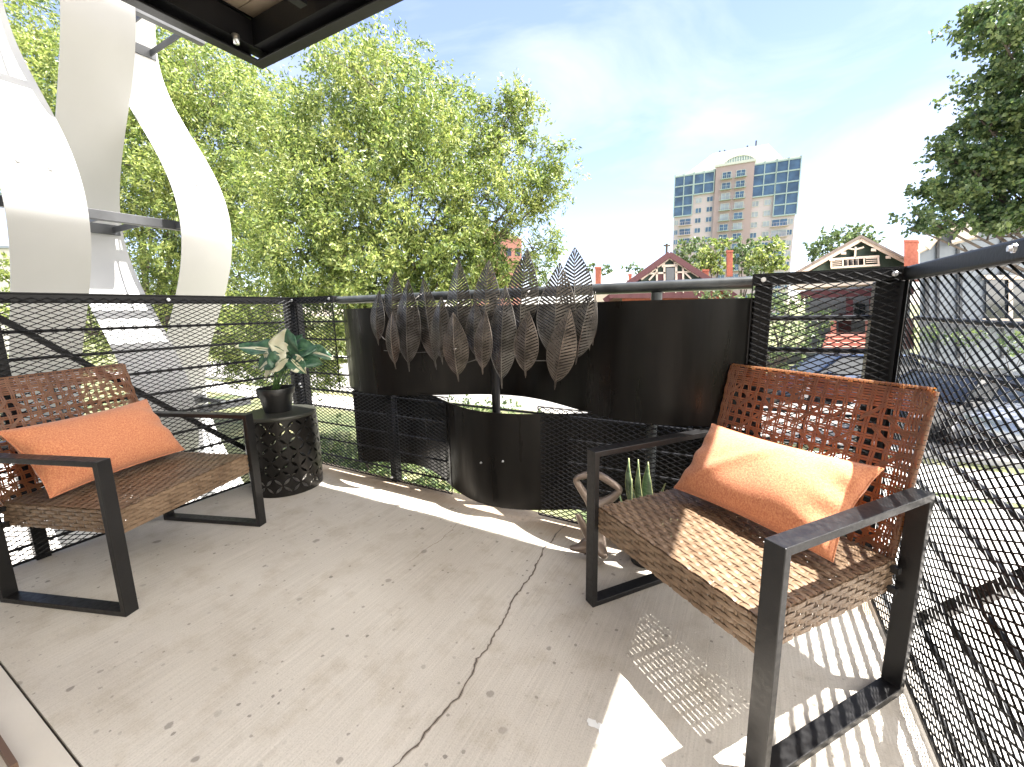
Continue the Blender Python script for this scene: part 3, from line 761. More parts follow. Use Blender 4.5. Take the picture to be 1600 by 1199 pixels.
# ================================================================== drum stool with pierced petals
sc_ = V((-1.515, 2.69, 0)); SH = .505; SR = .212
st = thing('drum_stool', 'dark metal drum stool pierced with petal shapes, potted plant on top', 'stool', sc_)
def drum():
    mb = MB(); nc = 26; cs = 2 * math.pi * SR / nc; z0, z1 = .022, SH - .02; nr = int((z1 - z0) / cs); cz = (z1 - z0) / nr
    rad = lambda z: SR * (1.0 + .035 * math.sin(math.pi * (z / SH)) - .01)
    def pt(s, z, off=0):
        a = s / nc * 2 * math.pi; r_ = rad(z) + off; return (sc_.x + r_ * math.cos(a), sc_.y + r_ * math.sin(a), z)
    K = 8
    for i in range(nc):
        for j in range(nr):
            flip = (i + j) % 2
            for side in (0, 1):
                arc = []; bd = []
                for k in range(K + 1):
                    t = k / K; q = .10 + .80 * t; wv = .165 * math.sin(math.pi * t)
                    sgn = 1 if side == 0 else -1
                    x, y = q - sgn * wv * .707, q + sgn * wv * .707
                    arc.append((x, y))
                    if side == 0: bx, by = (0, 2 * t) if t <= .5 else (2 * t - 1, 1)
                    else: bx, by = (2 * t, 0) if t <= .5 else (1, 2 * t - 1)
                    bd.append((bx, by))
                base = len(mb.v)
                for off in (0, -.003):
                    for lst in (arc, bd):
                        for (x, y) in lst:
                            X = 1 - x if flip else x; mb.v.append(pt(i + X, z0 + (j + y) * cz, off))
                n = K + 1
                for k in range(K):
                    mb.f.append((base + k, base + k + 1, base + n + k + 1, base + n + k)); mb.m.append(0)
                    mb.f.append((base + 2 * n + k, base + 3 * n + k, base + 3 * n + k + 1, base + 2 * n + k + 1)); mb.m.append(0)
                    mb.f.append((base + k, base + 2 * n + k, base + 2 * n + k + 1, base + k + 1)); mb.m.append(0)
                # bridges at the two tips
            for (tip, cor) in (((.10, .10), (0, 0)), ((.90, .90), (1, 1))):
                pass
    return mb
drum().build('pierced_wall', 'stool', st)
rb = MB(); rb.lathe(sc_, [(SR * .99 - .004, .0), (SR * .995, .0), (SR * 1.0, .012), (SR * .995, .0235), (SR * .985, .0235)], 64); rb.build('base_ring', 'stool', st, True, angle=40)
tp = MB(); tp.lathe(sc_, [(SR * .985, SH - .021), (SR * 1.0, SH - .018), (SR * 1.005, SH - .008), (SR * .99, SH), (SR * .6, SH + .0012), (.001, SH + .0015)], 64)
tp.build('top', 'stooltop', st, True, angle=50)

# ================================================================== potted plant
pc = V((-1.535, 2.70, SH + .002)); PH = .155
pl = thing('potted_plant', 'variegated green and cream leaf plant in a black nursery pot on the drum stool', 'plant', pc)
pm = MB(); pm.lathe(pc, [(.001, 0), (.078, 0), (.079, .004), (.100, PH - .04), (.108, PH - .04), (.112, PH - .004), (.110, PH), (.103, PH), (.101, PH - .03), (.001, PH - .031)], 48)
pm.build('pot', 'pot', pl, True, angle=35)
MB().lathe(pc + V((0, 0, PH - .028)), [(.001, .004), (.05, .006), (.1, 0)], 24).build('soil', 'soil', pl, True)
def big_leaf(base, tip, normal, width, cream, curl=.25, seed=0, fold=.25):
    base, tip = V(base), V(tip); d = tip - base; L = d.length; d.normalize(); n = V(normal); n = (n - d * n.dot(d)).normalized(); s = d.cross(n)
    mb = MB(); nu, nv = 12, 10; rr = random.Random(seed)
    base_i = len(mb.v)
    for i in range(nu + 1):
        t = i / nu
        wd = width * (math.sin(math.pi * min(1, t * .93 + .07) ** .72) ** .8) * (1 - .12 * t)
        if t > .97: wd = 0.0005
        for j in range(nv + 1):
            x = 2 * j / nv - 1
            back = -.14 * L * abs(x) * (1 - t) ** 3 if t < .3 else 0
            rip = .012 * math.sin(9 * t + 3 * x + seed) * abs(x)
            p = base + d * (L * t + back) + s * (wd * .5 * x) + n * (-curl * L * t * t + fold * wd * .5 * abs(x) ** 1.2 + rip)
            mb.v.append(tuple(p))
    for i in range(nu):
        for j in range(nv):
            a = base_i + i * (nv + 1) + j; x = (j + .5) / nv * 2 - 1
            c = cream
            m = 0
            if c == 1: m = 1 if x < -.1 else 0
            elif c == 2: m = 1
            elif c == 3: m = 1 if (x * math.sin(i * .8 + seed) > .3 or abs(x) < .12) else 0
            elif c == 4: m = 1 if (abs(x) < .22 or i == nu - 1) else 0
            mb.f.append((a, a + nv + 1, a + nv + 2, a + 1)); mb.m.append(m)
    return mb
dpt = lambda x, y, dY=0: at(x, y, pc.y + dY)
LV = [((450, 553), (447, 514), (-.15, -1, .35), .21, 1, .05, 1), ((447, 551), (420, 534), (0, -.8, .6), .09, 2, .3, 2),
      ((432, 548), (366, 541), (.1, -.55, .8), .145, 4, .05, 3), ((436, 556), (396, 572), (-.2, -.9, .5), .15, 3, .35, 4),
      ((441, 556), (431, 583), (.2, -1, .1), .15, 0, .1, 5), ((458, 552), (491, 541), (.1, -.8, .6), .165, 0, .15, 6),
      ((478, 548), (519, 553), (.2, -.6, .8), .11, 4, .25, 7), ((462, 558), (500, 566), (.3, -.9, .4), .12, 0, .25, 8),
      ((456, 562), (478, 584), (.3, -1, .3), .10, 3, .1, 9), ((452, 556), (470, 524), (.35, -.8, .3), .15, 0, .1, 10),
      ((446, 560), (404, 584), (-.3, -.8, .4), .11, 2, .3, 11)]
for k, (b0, t0, nn_, w0, cm, cu, sd) in enumerate(LV):
    dy = [-.04, -.06, .0, -.08, -.09, -.05, .0, -.06, -.1, .05, -.1][k]
    bb, tt = dpt(*b0, dy), dpt(*t0, dy - .03)
    lf = big_leaf(bb, tt, nn_, w0 * 1.05, cm, cu, sd).build('leaf', ['leafg', 'leafc'], pl, True)
    md = lf.modifiers.new('solid', 'SOLIDIFY'); md.thickness = .0012
    p0_ = pc + V((random.uniform(-.025, .025), random.uniform(-.025, .025), PH - .03))
    mid = p0_.lerp(bb, .6) + V((0, 0, .02))
    MB().tube([p0_, p0_.lerp(mid, .5), mid, bb, bb.lerp(tt, .5) + V(nn_).normalized() * .001], [.0042, .004, .0036, .003, .002], 7).build('stalk', 'stem', pl, True)

# ================================================================== leaf sculpture on the railing
LS = [(593, 454, 591, 537, 26, 1), (618, 425, 616, 512, 27, 2), (613, 487, 618, 574, 25, 0), (638, 437, 639, 576, 37, 1), (661, 435, 681, 573, 34, 2),
      (690, 464, 691, 566, 31, 1), (717, 406, 720, 550, 39, 2), (708, 489, 716, 593, 36, 0), (764, 407, 760, 530, 37, 2), (743, 470, 744, 561, 27, 1.4),
      (759, 487, 754, 582, 26, .2), (790, 447, 784, 602, 38, 1), (824, 390, 812, 528, 42, 2), (826, 487, 821, 587, 32, 1), (875, 411, 866, 568, 50, 1.4),
      (898, 387, 900, 507, 44, 2), (891, 483, 867, 605, 37, 0), (926, 455, 900, 566, 31, 1.2), (932, 470, 921, 545, 12, 1.6)]
sculp = thing('leaf_sculpture', 'bronze metal leaf wall sculpture hooked over the street railing', 'sculpture', B(1.6, .15, .7))
def metal_leaf(x0, y0, x1, y1, wpx, layer, idx):
    v = .215 - layer * .032
    u_t, _, z_t = onv(x0, y0, v); u_b, _, z_b = onv(x1, y1, v)
    L = math.hypot(u_t - u_b, z_t - z_b); wd = wpx / FPX * (1.963 - v) * 1.18 * 1.02; a = math.atan2(u_t - u_b, z_t - z_b)
    wd *= (L / (abs(y1 - y0) / FPX * 1.0)) ** 0 if True else 1
    # scale width with the real distance of the leaf
    pm_ = B(u_t, v, z_t); dist = (pm_ - CAM).dot(FW); wd = wpx / FPX * dist * 1.32
    ca, sa = math.cos(a), math.sin(a); rr = random.Random(idx)
    yaw = rr.uniform(-.15, .15); bow = rr.uniform(.012, .022)
    def P(s, t, o=0):          # s across (-1..1 of half width at t), t from bottom 0 to tip 1
        w_ = prof(t) * wd / 2
        x = s * w_; y = t * L
        off = -bow * 4 * (t - .5) ** 2 + bow + x * math.tan(yaw) - .16 * abs(x) + o
        return B(u_b + x * ca + y * sa, v + off, z_b + y * ca - x * sa)
    def prof(t):
        if t < .07: return .045
        q = (t - .07) / .93
        return max(.02, math.sin(math.pi * q ** .80) ** .92 * 1.0)
    mb = MB(); n = 26
    for s in (-1, 1): mb.tube([P(s, i / n) for i in range(n + 1)], .0018, 5)
    mb.tube([P(0, i / n, .001) for i in range(n + 1)], [.0030 - .0014 * i / n for i in range(n + 1)], 6)
    nv = max(12, int(L / .0165))
    for s in (-1, 1):
        for k in range(nv):
            t0 = .08 + .86 * k / nv; rise = .10 * (1 - .3 * t0) * (wd / L) * 2.6
            t1 = min(.99, t0 + rise); h = .86 / nv * .66
            a0, a1 = P(0, t0), P(0, t0 + h); b0, b1 = P(s * .98, t1), P(s * .98, min(.995, t1 + h))
            nrm = -DV * .0010
            mb.hexa([a0 - nrm, b0 - nrm, b1 - nrm, a1 - nrm, a0 + nrm, b0 + nrm, b1 + nrm, a1 + nrm])
    # the lower part of each leaf is left as solid plate
    mb.tube([P(0, 0), P(0, -.04)], [.003, .0015], 6)
    return mb.build('leaf', 'bronzed' if idx in (2, 7, 10, 13, 16) else 'bronze', sculp)
for i, q in enumerate(LS): metal_leaf(*q, i)
wires = MB()
def wire(pts, v=.13):
    P_ = []
    for (x, y) in pts:
        u, _, z = onv(x, y, v); P_.append(B(u, v, z))
    wires.tube(P_, .0022, 6)
for w_ in ([(585, 512), (600, 530), (640, 552), (690, 549), (715, 545)], [(596, 440), (625, 512), (662, 513), (706, 513), (745, 489), (795, 491), (830, 518), (905, 508), (930, 492)],
           [(716, 571), (748, 561), (775, 555), (800, 553), (822, 564), (858, 564), (900, 556)], [(600, 548), (640, 552)], [(745, 483), (768, 483), (796, 491)],
           [(930, 455), (932, 490), (926, 540)], [(712, 470), (792, 471), (860, 470), (925, 470)], [(590, 480), (650, 478), (712, 470)],
           [(775, 575), (778, 500), (776, 462)]): wire(w_)
wires.build('wire_frame', 'bronze', sculp, True)
hk = MB()
for u in (1.25, 1.95): hk.tube([B(u, .13, 1.08), B(u, .10, 1.20), B(u, .02, 1.238), B(u, -.05, 1.238), B(u, -.065, 1.2)], .003, 6)
hk.build('hook', 'bronze', sculp, True)

# ================================================================== cast ornament behind the right chair
def skin(name, m, chains, parent, sub=2):
    vs, es, rs = [], [], []
    for ch_ in chains:
        prev = None
        for p, r in ch_:
            key = None
            for i, q in enumerate(vs):
                if (V(q) - V(p)).length < 1e-4: key = i
            if key is None: vs.append(tuple(p)); rs.append(r); key = len(vs) - 1
            if prev is not None: es.append((prev, key))
            prev = key
    me = bpy.data.meshes.new(name); o_ = wloc(parent); me.from_pydata([tuple(V(p) - o_) for p in vs], es, []); me.materials.append(MT[m])
    o = bpy.data.objects.new(name, me); COL.objects.link(o); o.parent = parent
    sk = o.modifiers.new('skin', 'SKIN'); sk.use_smooth_shade = True
    for i, sv in enumerate(me.skin_vertices[0].data):
        r = rs[i]; sv.radius = r if isinstance(r, tuple) else (r, r)
    me.skin_vertices[0].data[0].use_root = True
    ss = o.modifiers.new('sub', 'SUBSURF'); ss.levels = sub; ss.render_levels = sub
    return o
oc = B(2.30, .235, 0)
orn = thing('abstract_ornament', 'taupe cast metal abstract figure with an open head standing behind the right armchair', 'ornament', oc)
def O(x, y, dv=0.0): 
    u, _, z = onv(x, y, .235 + dv); return B(u, .235 + dv, z)
skin('figure', 'orn', [
    [(O(932, 795), 0.0309), (O(915, 775), 0.0200), (O(898, 748), 0.0172), (O(918, 741), 0.0182), (O(938, 743), 0.0182), (O(955, 754), 0.0172), (O(970, 765), 0.0172), (O(958, 777), 0.0200), (O(944, 785), 0.0255), (O(932, 795), 0.0309)],
    [(O(932, 795), 0.0309), (O(929, 815), 0.0291), (O(927, 832), 0.0346), (O(922, 850), 0.0328), (O(906, 857, .04), 0.0218), (O(889, 856, .05), 0.0109)],
    [(O(927, 832), 0.0346), (O(938, 850), 0.0346), (O(941, 866, .03), 0.0255), (O(950, 872, .03), 0.0146)],
    [(O(922, 850), 0.0328), (O(926, 868, .05), 0.0182), (O(933, 885, .09), 0.0146)]], orn)
def blade(a, b):
    p = O(901, 803, .03).lerp(O(926, 858, .03), a); return p
bl_ = MB()
def fnb(a, b):
    p = O(903, 802, .05).lerp(O(925, 856, .02), a); w_ = .020 * math.sin(math.pi * min(1, .12 + .88 * a)) ** .6
    return p + EU * (w_ * (2 * b - 1)) - DV * (.012 * (1 - (2 * b - 1) ** 2)), (-DV + V((0, 0, .5))).normalized()
bl_.sheet(fnb, 16, 6, .012).build('wing', 'orn', orn, True, angle=60)

# ================================================================== snake plant
spc = B(2.56, .16, 0)
sp = thing('snake_plant', 'banded snake plant in a small black pot behind the right armchair', 'plant', spc)
MB().lathe(spc, [(.001, 0), (.060, 0), (.078, .13), (.083, .13), (.083, .145), (.076, .145), (.074, .125), (.001, .125)], 32).build('pot', 'pot', sp, True, angle=35)
def snake_leaf(px0, px1, w_, dv, bend, sd):
    a0 = onv(px0[0], px0[1], .16 + dv); a1 = onv(px1[0], px1[1], .16 + dv); bs = spc + EU * (.35 * (a1[0] - 2.56)) - DV * (dv * .3) + V((0, 0, .12)); tp_ = B(a1[0], .16 + dv, a1[2])
    for k, (nm, m_, ww, oo) in enumerate((('leaf', 'snake', 1, 0),)):
        def fn(a, b):
            p = bs.lerp(tp_, a) + EU * (bend * math.sin(math.pi * a)); wv = w_ * (.62 + .5 * math.sin(math.pi * min(1, a * 1.1)) ** 1.2) * min(1, (1.004 - a) * 4.5) ** .8
            x = 2 * b - 1
            tw = 1.6 * a + sd
            ax_ = (EU * math.cos(tw * .5) - DV * math.sin(tw * .5))
            return p + ax_ * (wv * x) - DV * (.010 * (1 - x * x)) + EU * (.006 * math.sin(7 * a + sd)), -DV
        o = MB().sheet(fn, 18, 6, .003).build('leaf', 'snake', sp, True, angle=60)
        e = MB()
        for s_ in (0, 1): e.tube([V(fn(i / 18, s_)[0]) for i in range(19)], .0016, 5)
        e.build('leaf_margin', 'snakeedge', o, True)
snake_leaf((985, 780), (981, 716), .022, 0, -.006, .1)
snake_leaf((990, 780), (995, 718), .023, .02, .004, .6)
snake_leaf((1000, 780), (1012, 722), .024, -.01, .008, -.3)
snake_leaf((990, 790), (985, 748), .017, .04, -.01, .9)
snake_leaf((1010, 790), (1038, 755), .010, .02, .0, .2)
snake_leaf((965, 790), (966, 768), .010, .02, .0, .2)

# ================================================================== trees
def leaves(name, m, parent, P, Nn, size, aspect=.42, droop=.35, seed=0, jit=.5):
    """P: (n,3) leaf base points; builds n rhombic leaves in one mesh"""
    r = np.random.default_rng(seed); n = len(P)
    d = Nn + r.normal(0, jit, (n, 3)); d[:, 2] -= droop; d /= np.linalg.norm(d, axis=1)[:, None] + 1e-9
    q = r.normal(0, 1, (n, 3)); q[:, 2] *= .5; s = np.cross(d, q); s /= np.linalg.norm(s, axis=1)[:, None] + 1e-9
    nrm = np.cross(d, s)
    L = size * r.uniform(.6, 1.25, n)[:, None]; W = L * aspect
    o = np.array(wloc(parent))
    b = P - o; mid = b + d * L * .45 ; tip = b + d * L - nrm * L * .12
    vs = np.empty((n, 4, 3)); vs[:, 0] = b; vs[:, 1] = mid + s * W / 2 + nrm * L * .06; vs[:, 2] = tip; vs[:, 3] = mid - s * W / 2 + nrm * L * .06
    me = bpy.data.meshes.new(name); me.vertices.add(n * 4); me.vertices.foreach_set('co', vs.reshape(-1).astype(np.float32))
    me.loops.add(n * 4); me.loops.foreach_set('vertex_index', np.arange(n * 4, dtype=np.int32))
    me.polygons.add(n); me.polygons.foreach_set('loop_start', np.arange(0, n * 4, 4, dtype=np.int32))
    try: me.polygons.foreach_set('loop_total', np.full(n, 4, dtype=np.int32))
    except Exception: pass
    me.update(calc_edges=True)
    a = me.attributes.new('rnd', 'FLOAT', 'FACE'); a.data.foreach_set('value', r.uniform(0, 1, n).astype(np.float32))
    me.materials.append(MT[m]); ob = bpy.data.objects.new(name, me); COL.objects.link(ob); ob.parent = parent
    return ob
def crown_points(lobes, per, spray, seed, flat=.8, shell=.45):
    """leaf base points and outward directions: many sprays of leaves scattered through each lobe"""
    r = np.random.default_rng(seed); PP, DD = [], []
    for (c, R, dens) in lobes:
        ns = max(3, int(per * dens * (R ** 2)))
        d = r.normal(0, 1, (ns, 3)); d /= np.linalg.norm(d, axis=1)[:, None]
        rad = r.uniform(0, 1, ns) ** shell
        lump = 1 + .22 * np.sin(d[:, 0] * 5 + c[0]) * np.cos(d[:, 2] * 6 + c[2]) + .12 * r.normal(0, 1, ns)
        ks = int(np.clip(16 + 22 * R, 8, 60)); sd_ = r.normal(0, 1, (ks, 3)); sd_ /= np.linalg.norm(sd_, axis=1)[:, None]
        sc_c = sd_ * (R * r.uniform(.25, 1.08, ks) ** .6)[:, None]
        pick = r.integers(0, ks, ns); wgt = r.uniform(.6, 1.3, ks)[pick][:, None]
        cl = sc_c[pick] + r.normal(0, 1, (ns, 3)) * (R * .135) * wgt * np.array([1.2, 1.2, .75])
        loose = (r.uniform(0, 1, ns) < .16)[:, None]
        C = np.array(c) + np.where(loose, d * (R * rad * lump)[:, None], cl) * np.array([1, 1, flat])
        k = spray; t = r.uniform(0, 1, (ns, k, 1)); tw = d + r.normal(0, .6, (ns, 3)); tw /= np.linalg.norm(tw, axis=1)[:, None]
        ln = r.uniform(.12, .32, (ns, 1, 1)) * min(1.3, max(.5, R))
        Q = C[:, None, :] + tw[:, None, :] * t * ln + r.normal(0, .035, (ns, k, 3))
        PP.append(Q.reshape(-1, 3)); DD.append(np.repeat(tw, k, axis=0))
    return np.concatenate(PP), np.concatenate(DD)
def make_tree(name, label, cat, base, lobes, m, per=60, spray=12, size=.09, aspect=.4, trunk=.16, seed=1, group=None, fork=.35, flat=.85, droop=.35, shell=.45, twigs=True):
    base = V(base); root = thing(name, label, cat, base, 0, group)
    P, D = crown_points(lobes, per, spray, seed, flat, shell)
    leaves('crown', m, root, P, D, size, aspect, droop, seed)
    cs = [V(c) for c, R, _ in lobes]; top = sum(cs, V()) / len(cs)
    mb = MB(); r = random.Random(seed); fk = base.lerp(V((top.x * .3 + base.x * .7, top.y * .3 + base.y * .7, top.z)), fork)
    mb.tube([base, base.lerp(fk, .5) + V((r.uniform(-.1, .1), r.uniform(-.1, .1), 0)), fk], [trunk, trunk * .8, trunk * .62], 10)
    for (c, R, _) in lobes:
        c = V(c); m1 = fk.lerp(c, .45) + V((r.uniform(-.25, .25), r.uniform(-.25, .25), r.uniform(.0, .4))) * min(1, R)
        mb.tube([fk, m1, c, c + (c - m1).normalized() * R * .5], [trunk * .42, trunk * .20, trunk * .07, .006], 7)
        if twigs:
            for k in range(5):
                dr = V((r.gauss(0, 1), r.gauss(0, 1), r.gauss(.3, .8))).normalized()
                s0 = m1.lerp(c, r.uniform(.4, 1)); mb.tube([s0, s0 + dr * R * .45 + V((0, 0, .1 * R)), s0 + dr * R * .95], [trunk * .12, trunk * .06, .004], 5)
    mb.build('trunk', 'bark', root, True)
    return root
def lobes_px(lst, Y):
    out_ = []
    for q in lst:
        x, y, r = q[:3]; dY = q[3] if len(q) > 3 else 0; dn = q[4] if len(q) > 4 else 1
        c = at(x, y, Y + dY); out_.append((tuple(c), r * (Y + dY) / FPX, dn))
    return out_
# main ash tree beyond the street railing
LB = [(815, 330, 40, .2, .8), (780, 370, 34, .2, .8), (725, 370, 45, -.4), (690, 440, 50, -.4), (620, 450, 60, -.6), (770, 440, 40, .2), (600, 150, 95), (520, 215, 95, .4), (655, 215, 80, -.3), (700, 160, 42, .6, .45), (560, 105, 50, .5, .7), (640, 88, 34, .9, .3), (745, 215, 50, .5, .8), (795, 185, 42, .2, .85), (800, 160, 30, .2, .8), (790, 265, 62, 0, .85),
      (850, 260, 42, .1, .8), (862, 300, 34, .3, .6), (735, 310, 62, -.2), (640, 310, 95, -.6), (540, 330, 95, -.4), (460, 290, 80, 0), (470, 400, 85, -.8), (570, 420, 70, -1), (660, 400, 62, -.8),
      (715, 405, 40, -.6), (445, 190, 55, .8), (850, 385, 30, .6, .8), (760, 420, 40, 0, .9), (830, 425, 34, .3, .8), (420, 480, 75, -.8), (520, 500, 70, -.6), (480, 570, 60, -.2)]
tB = make_tree('ash_tree', 'big bright yellow green ash tree filling the middle beyond the street railing', 'tree', at(560, 560, 9.2) * 1.0 + V((0, 0, GZ - at(560, 560, 9.2).z)), lobes_px(LB, 9.0), 'ash', per=640, spray=12, size=.088, aspect=.34, trunk=.17, seed=11, droop=.45)
LA = [(60, 60, 85), (20, 160, 70, .4), (150, 140, 95, -.4), (250, 110, 80, .2), (330, 160, 75, -.2), (380, 230, 75, .3), (280, 230, 95, -.6), (160, 280, 95, 0), (60, 260, 60, .8), (340, 330, 85, -.8), (240, 350, 90, -.8),
      (400, 330, 60, .6), (390, 420, 70, -.4), (290, 440, 70, -.6), (200, 440, 60, .2), (130, 520, 55, .6), (350, 520, 70, -.4), (400, 560, 50, .2), (330, 95, 60, 1.2, .6), (390, 150, 45, 1, .6)]
make_tree('ash_tree', 'green ash tree behind the white ribbons on the left', 'tree', V((at(230, 600, 12).x, 12.2, GZ)), lobes_px(LA, 11.5), 'ash', per=420, spray=12, size=.10, aspect=.34, trunk=.2, seed=12, droop=.45)
# maple on the right edge
LM = [(1590, 30, 60), (1545, 20, 32, .2, .7), (1560, 50, 30, -.2, .7), (1640, 120, 90), (1570, 120, 34, .1, .7), (1580, 180, 45), (1530, 185, 24, 0, .6), (1520, 205, 22, .2, .6), (1600, 250, 60), (1530, 255, 40), (1490, 240, 25, 0, .7), (1465, 228, 16, .1, .6),
      (1560, 310, 50), (1490, 305, 34), (1450, 295, 22, .1, .8), (1440, 340, 22, -.1, .7), (1490, 350, 26, -.1, .8), (1540, 345, 30, -.1), (1600, 330, 50), (1430, 358, 14, -.1, .6), (1680, 220, 110)]
make_tree('maple_tree', 'dark green maple reaching in from the right edge over the grey house', 'tree', V((15.5, 9.8, GZ)), lobes_px(LM, 9.0), 'maple', per=480, spray=12, size=.085, aspect=.8, trunk=.2, seed=13, flat=.5, droop=.15)
# smaller trees round the houses
def small(name, label, lst, Y, m, seed, per=40, size=.16, asp=.5, group='trees between the houses', dn=.1):
    L_ = lobes_px(lst, Y); cx = sum(c[0][0] for c in L_) / len(L_); cy = sum(c[0][1] for c in L_) / len(L_)
    return make_tree(name, label, 'tree', V((cx, cy, GZ)), L_, m, per=per, spray=10, size=size, aspect=asp, trunk=.2, seed=seed, group=group, twigs=False)
small('leafy_tree', 'grey green tree between the maroon gable and the tower', [(1078, 395, 20), (1095, 380, 12), (1068, 385, 12), (1090, 412, 22)], 42, 'sage', 21, per=38, size=.3)
small('leafy_tree', 'bright yellow green tree in front of the left side of the tower', [(1118, 395, 20), (1130, 382, 13), (1105, 408, 20), (1125, 415, 20)], 34, 'ash', 22, per=42, size=.27)
small('leafy_tree', 'olive tree in front of the tower middle beside a brick chimney', [(1172, 392, 20), (1160, 382, 14), (1175, 410, 24), (1152, 402, 12)], 40, 'sage', 23, per=38, size=.3)
small('leafy_tree', 'bright yellow green tree in front of the right side of the tower', [(1200, 385, 18), (1208, 400, 20), (1190, 400, 18), (1205, 415, 20)], 33, 'ash', 24, per=42, size=.27)
small('leafy_tree', 'green tree rising behind the cream gable', [(1300, 378, 24), (1335, 365, 20), (1280, 385, 14), (1320, 385, 26), (1275, 400, 16), (1355, 380, 18)], 44, 'sage', 25, per=34, size=.33)
small('leafy_tree', 'small distant tree beside the left brick chimney', [(920, 418, 9), (945, 422, 9), (953, 428, 8)], 60, 'sage', 26, per=18, size=.45)
small('leafy_tree', 'small distant tree left of the maroon gable', [(984, 418, 8), (998, 424, 9), (1008, 428, 7)], 58, 'sage', 27, per=18, size=.45)
small('leafy_tree', 'low green tree at the far left edge under the white sky', [(5, 420, 26), (18, 445, 20), (30, 480, 40), (110, 500, 40)], 24, 'ash', 28, per=60, size=.2)
small('leafy_shrub', 'bright bushy tree seen through the mesh left of the slate blue car', [(1205, 500, 42), (1250, 520, 32), (1190, 460, 30), (1120, 468, 30), (1235, 475, 28), (1285, 500, 18), (1215, 560, 34)], 13.5, 'hedge', 29, per=120, size=.11, group='shrubs in the front garden')
# bare tree beside the brick chimney
bt = thing('bare_tree', 'leafless grey tree between the cream gable and brick chimney', 'tree', V((at(1385, 420, 40).x, 40, GZ)))
mb = MB(); rb_ = random.Random(5)
def branch(p, d, L, r, k):
    q = p + d * L; mb.tube([p, p.lerp(q, .5) + V((rb_.uniform(-.1, .1), 0, rb_.uniform(-.1, .1))) * L * .4, q], [r, r * .8, r * .55], 5, False)
    if k > 0:
        for _ in range(3): branch(p.lerp(q, rb_.uniform(.55, 1)), (d + V((rb_.gauss(0, .5), rb_.gauss(0, .3), rb_.gauss(.1, .35)))).normalized(), L * .68, r * .5, k - 1)
branch(V((at(1385, 420, 40).x, 40, GZ)), V((.02, 0, 1)), 4.2, .14, 5)
mb.build('trunk', 'bark', bt)
# shrubs and ground cover just outside the street railing
for i, (x, y, s, lab) in enumerate([(518, 706, .55, 'leafy shrub seen through the mesh just right of the drum stool'), (575, 716, .5, 'leafy shrub under the left end of the lower ribbon'), (640, 752, .55, 'leafy shrub low behind the mesh left of the bulging ribbon'),
                                    (690, 775, .5, 'leafy shrub touching the lower ribbon at its left foot'), (745, 650, .6, 'shrub glimpsed between the two ribbons, left of the post'), (815, 655, .3, 'small sparse shrub glimpsed between the ribbons, right of the post')]):
    c = onz(x, y, GZ + .35)
    make_tree('leafy_shrub', lab, 'shrub', V((c.x, c.y, GZ)), [((c.x, c.y, GZ + .35), s * 1.1, 1), ((c.x + .5, c.y + .3, GZ + .25), s, .8), ((c.x - .5, c.y + .2, GZ + .3), s, .8)], 'hedge', per=130 if i < 5 else 40, spray=8, size=.10, aspect=.6, trunk=.03, seed=40 + i, group='shrubs below the street railing', twigs=False)

# ================================================================== houses
HD = [V((0, 1, 0))]
def face_viewer(x):
    d = ray(x, 480); HD[0] = V((d.x, d.y, 0)).normalized()
def poly(mb, pts, Y, depth):            # outline given in photo pixels on the plane Y, extruded away from the viewer
    f = [at(x, y, Y) for x, y in pts]; n = len(f); b = [p + HD[0] * depth for p in f]
    mb.add(f + b, [tuple(range(n)), tuple(range(2 * n - 1, n - 1, -1))] + [(i, (i + 1) % n, n + (i + 1) % n, n + i) for i in range(n)])
    return mb
def rect(mb, x0, y0, x1, y1, Y, d): return poly(mb, [(x0, y1), (x1, y1), (x1, y0), (x0, y0)], Y, d)
def line(mb, x0, y0, x1, y1, wpx, Y, d=.12):
    L = math.hypot(x1 - x0, y1 - y0); nx, ny = -(y1 - y0) / L * wpx / 2, (x1 - x0) / L * wpx / 2
    return poly(mb, [(x0 + nx, y0 + ny), (x1 + nx, y1 + ny), (x1 - nx, y1 - ny), (x0 - nx, y0 - ny)], Y, d)
def chimney(x, y0, y1, w, Y, parent, cap=False):
    mb = MB(); rect(mb, x - w / 2, y0, x + w / 2, y1, Y, w * Y / FPX); rect(mb, x - w / 2 - .8, y0, x + w / 2 + .8, y0 + 3, Y - .05, w * Y / FPX + .1)
    o = mb.build('chimney', 'brick', parent)
    if cap: rect(MB(), x - w * .28, y0 - 9, x + w * .28, y0, Y + .1, .3).build('flue', 'zinc', o); rect(MB(), x - w * .42, y0 - 12, x + w * .42, y0 - 10.5, Y, .4).build('flue_cap', 'zinc', o)
    return o
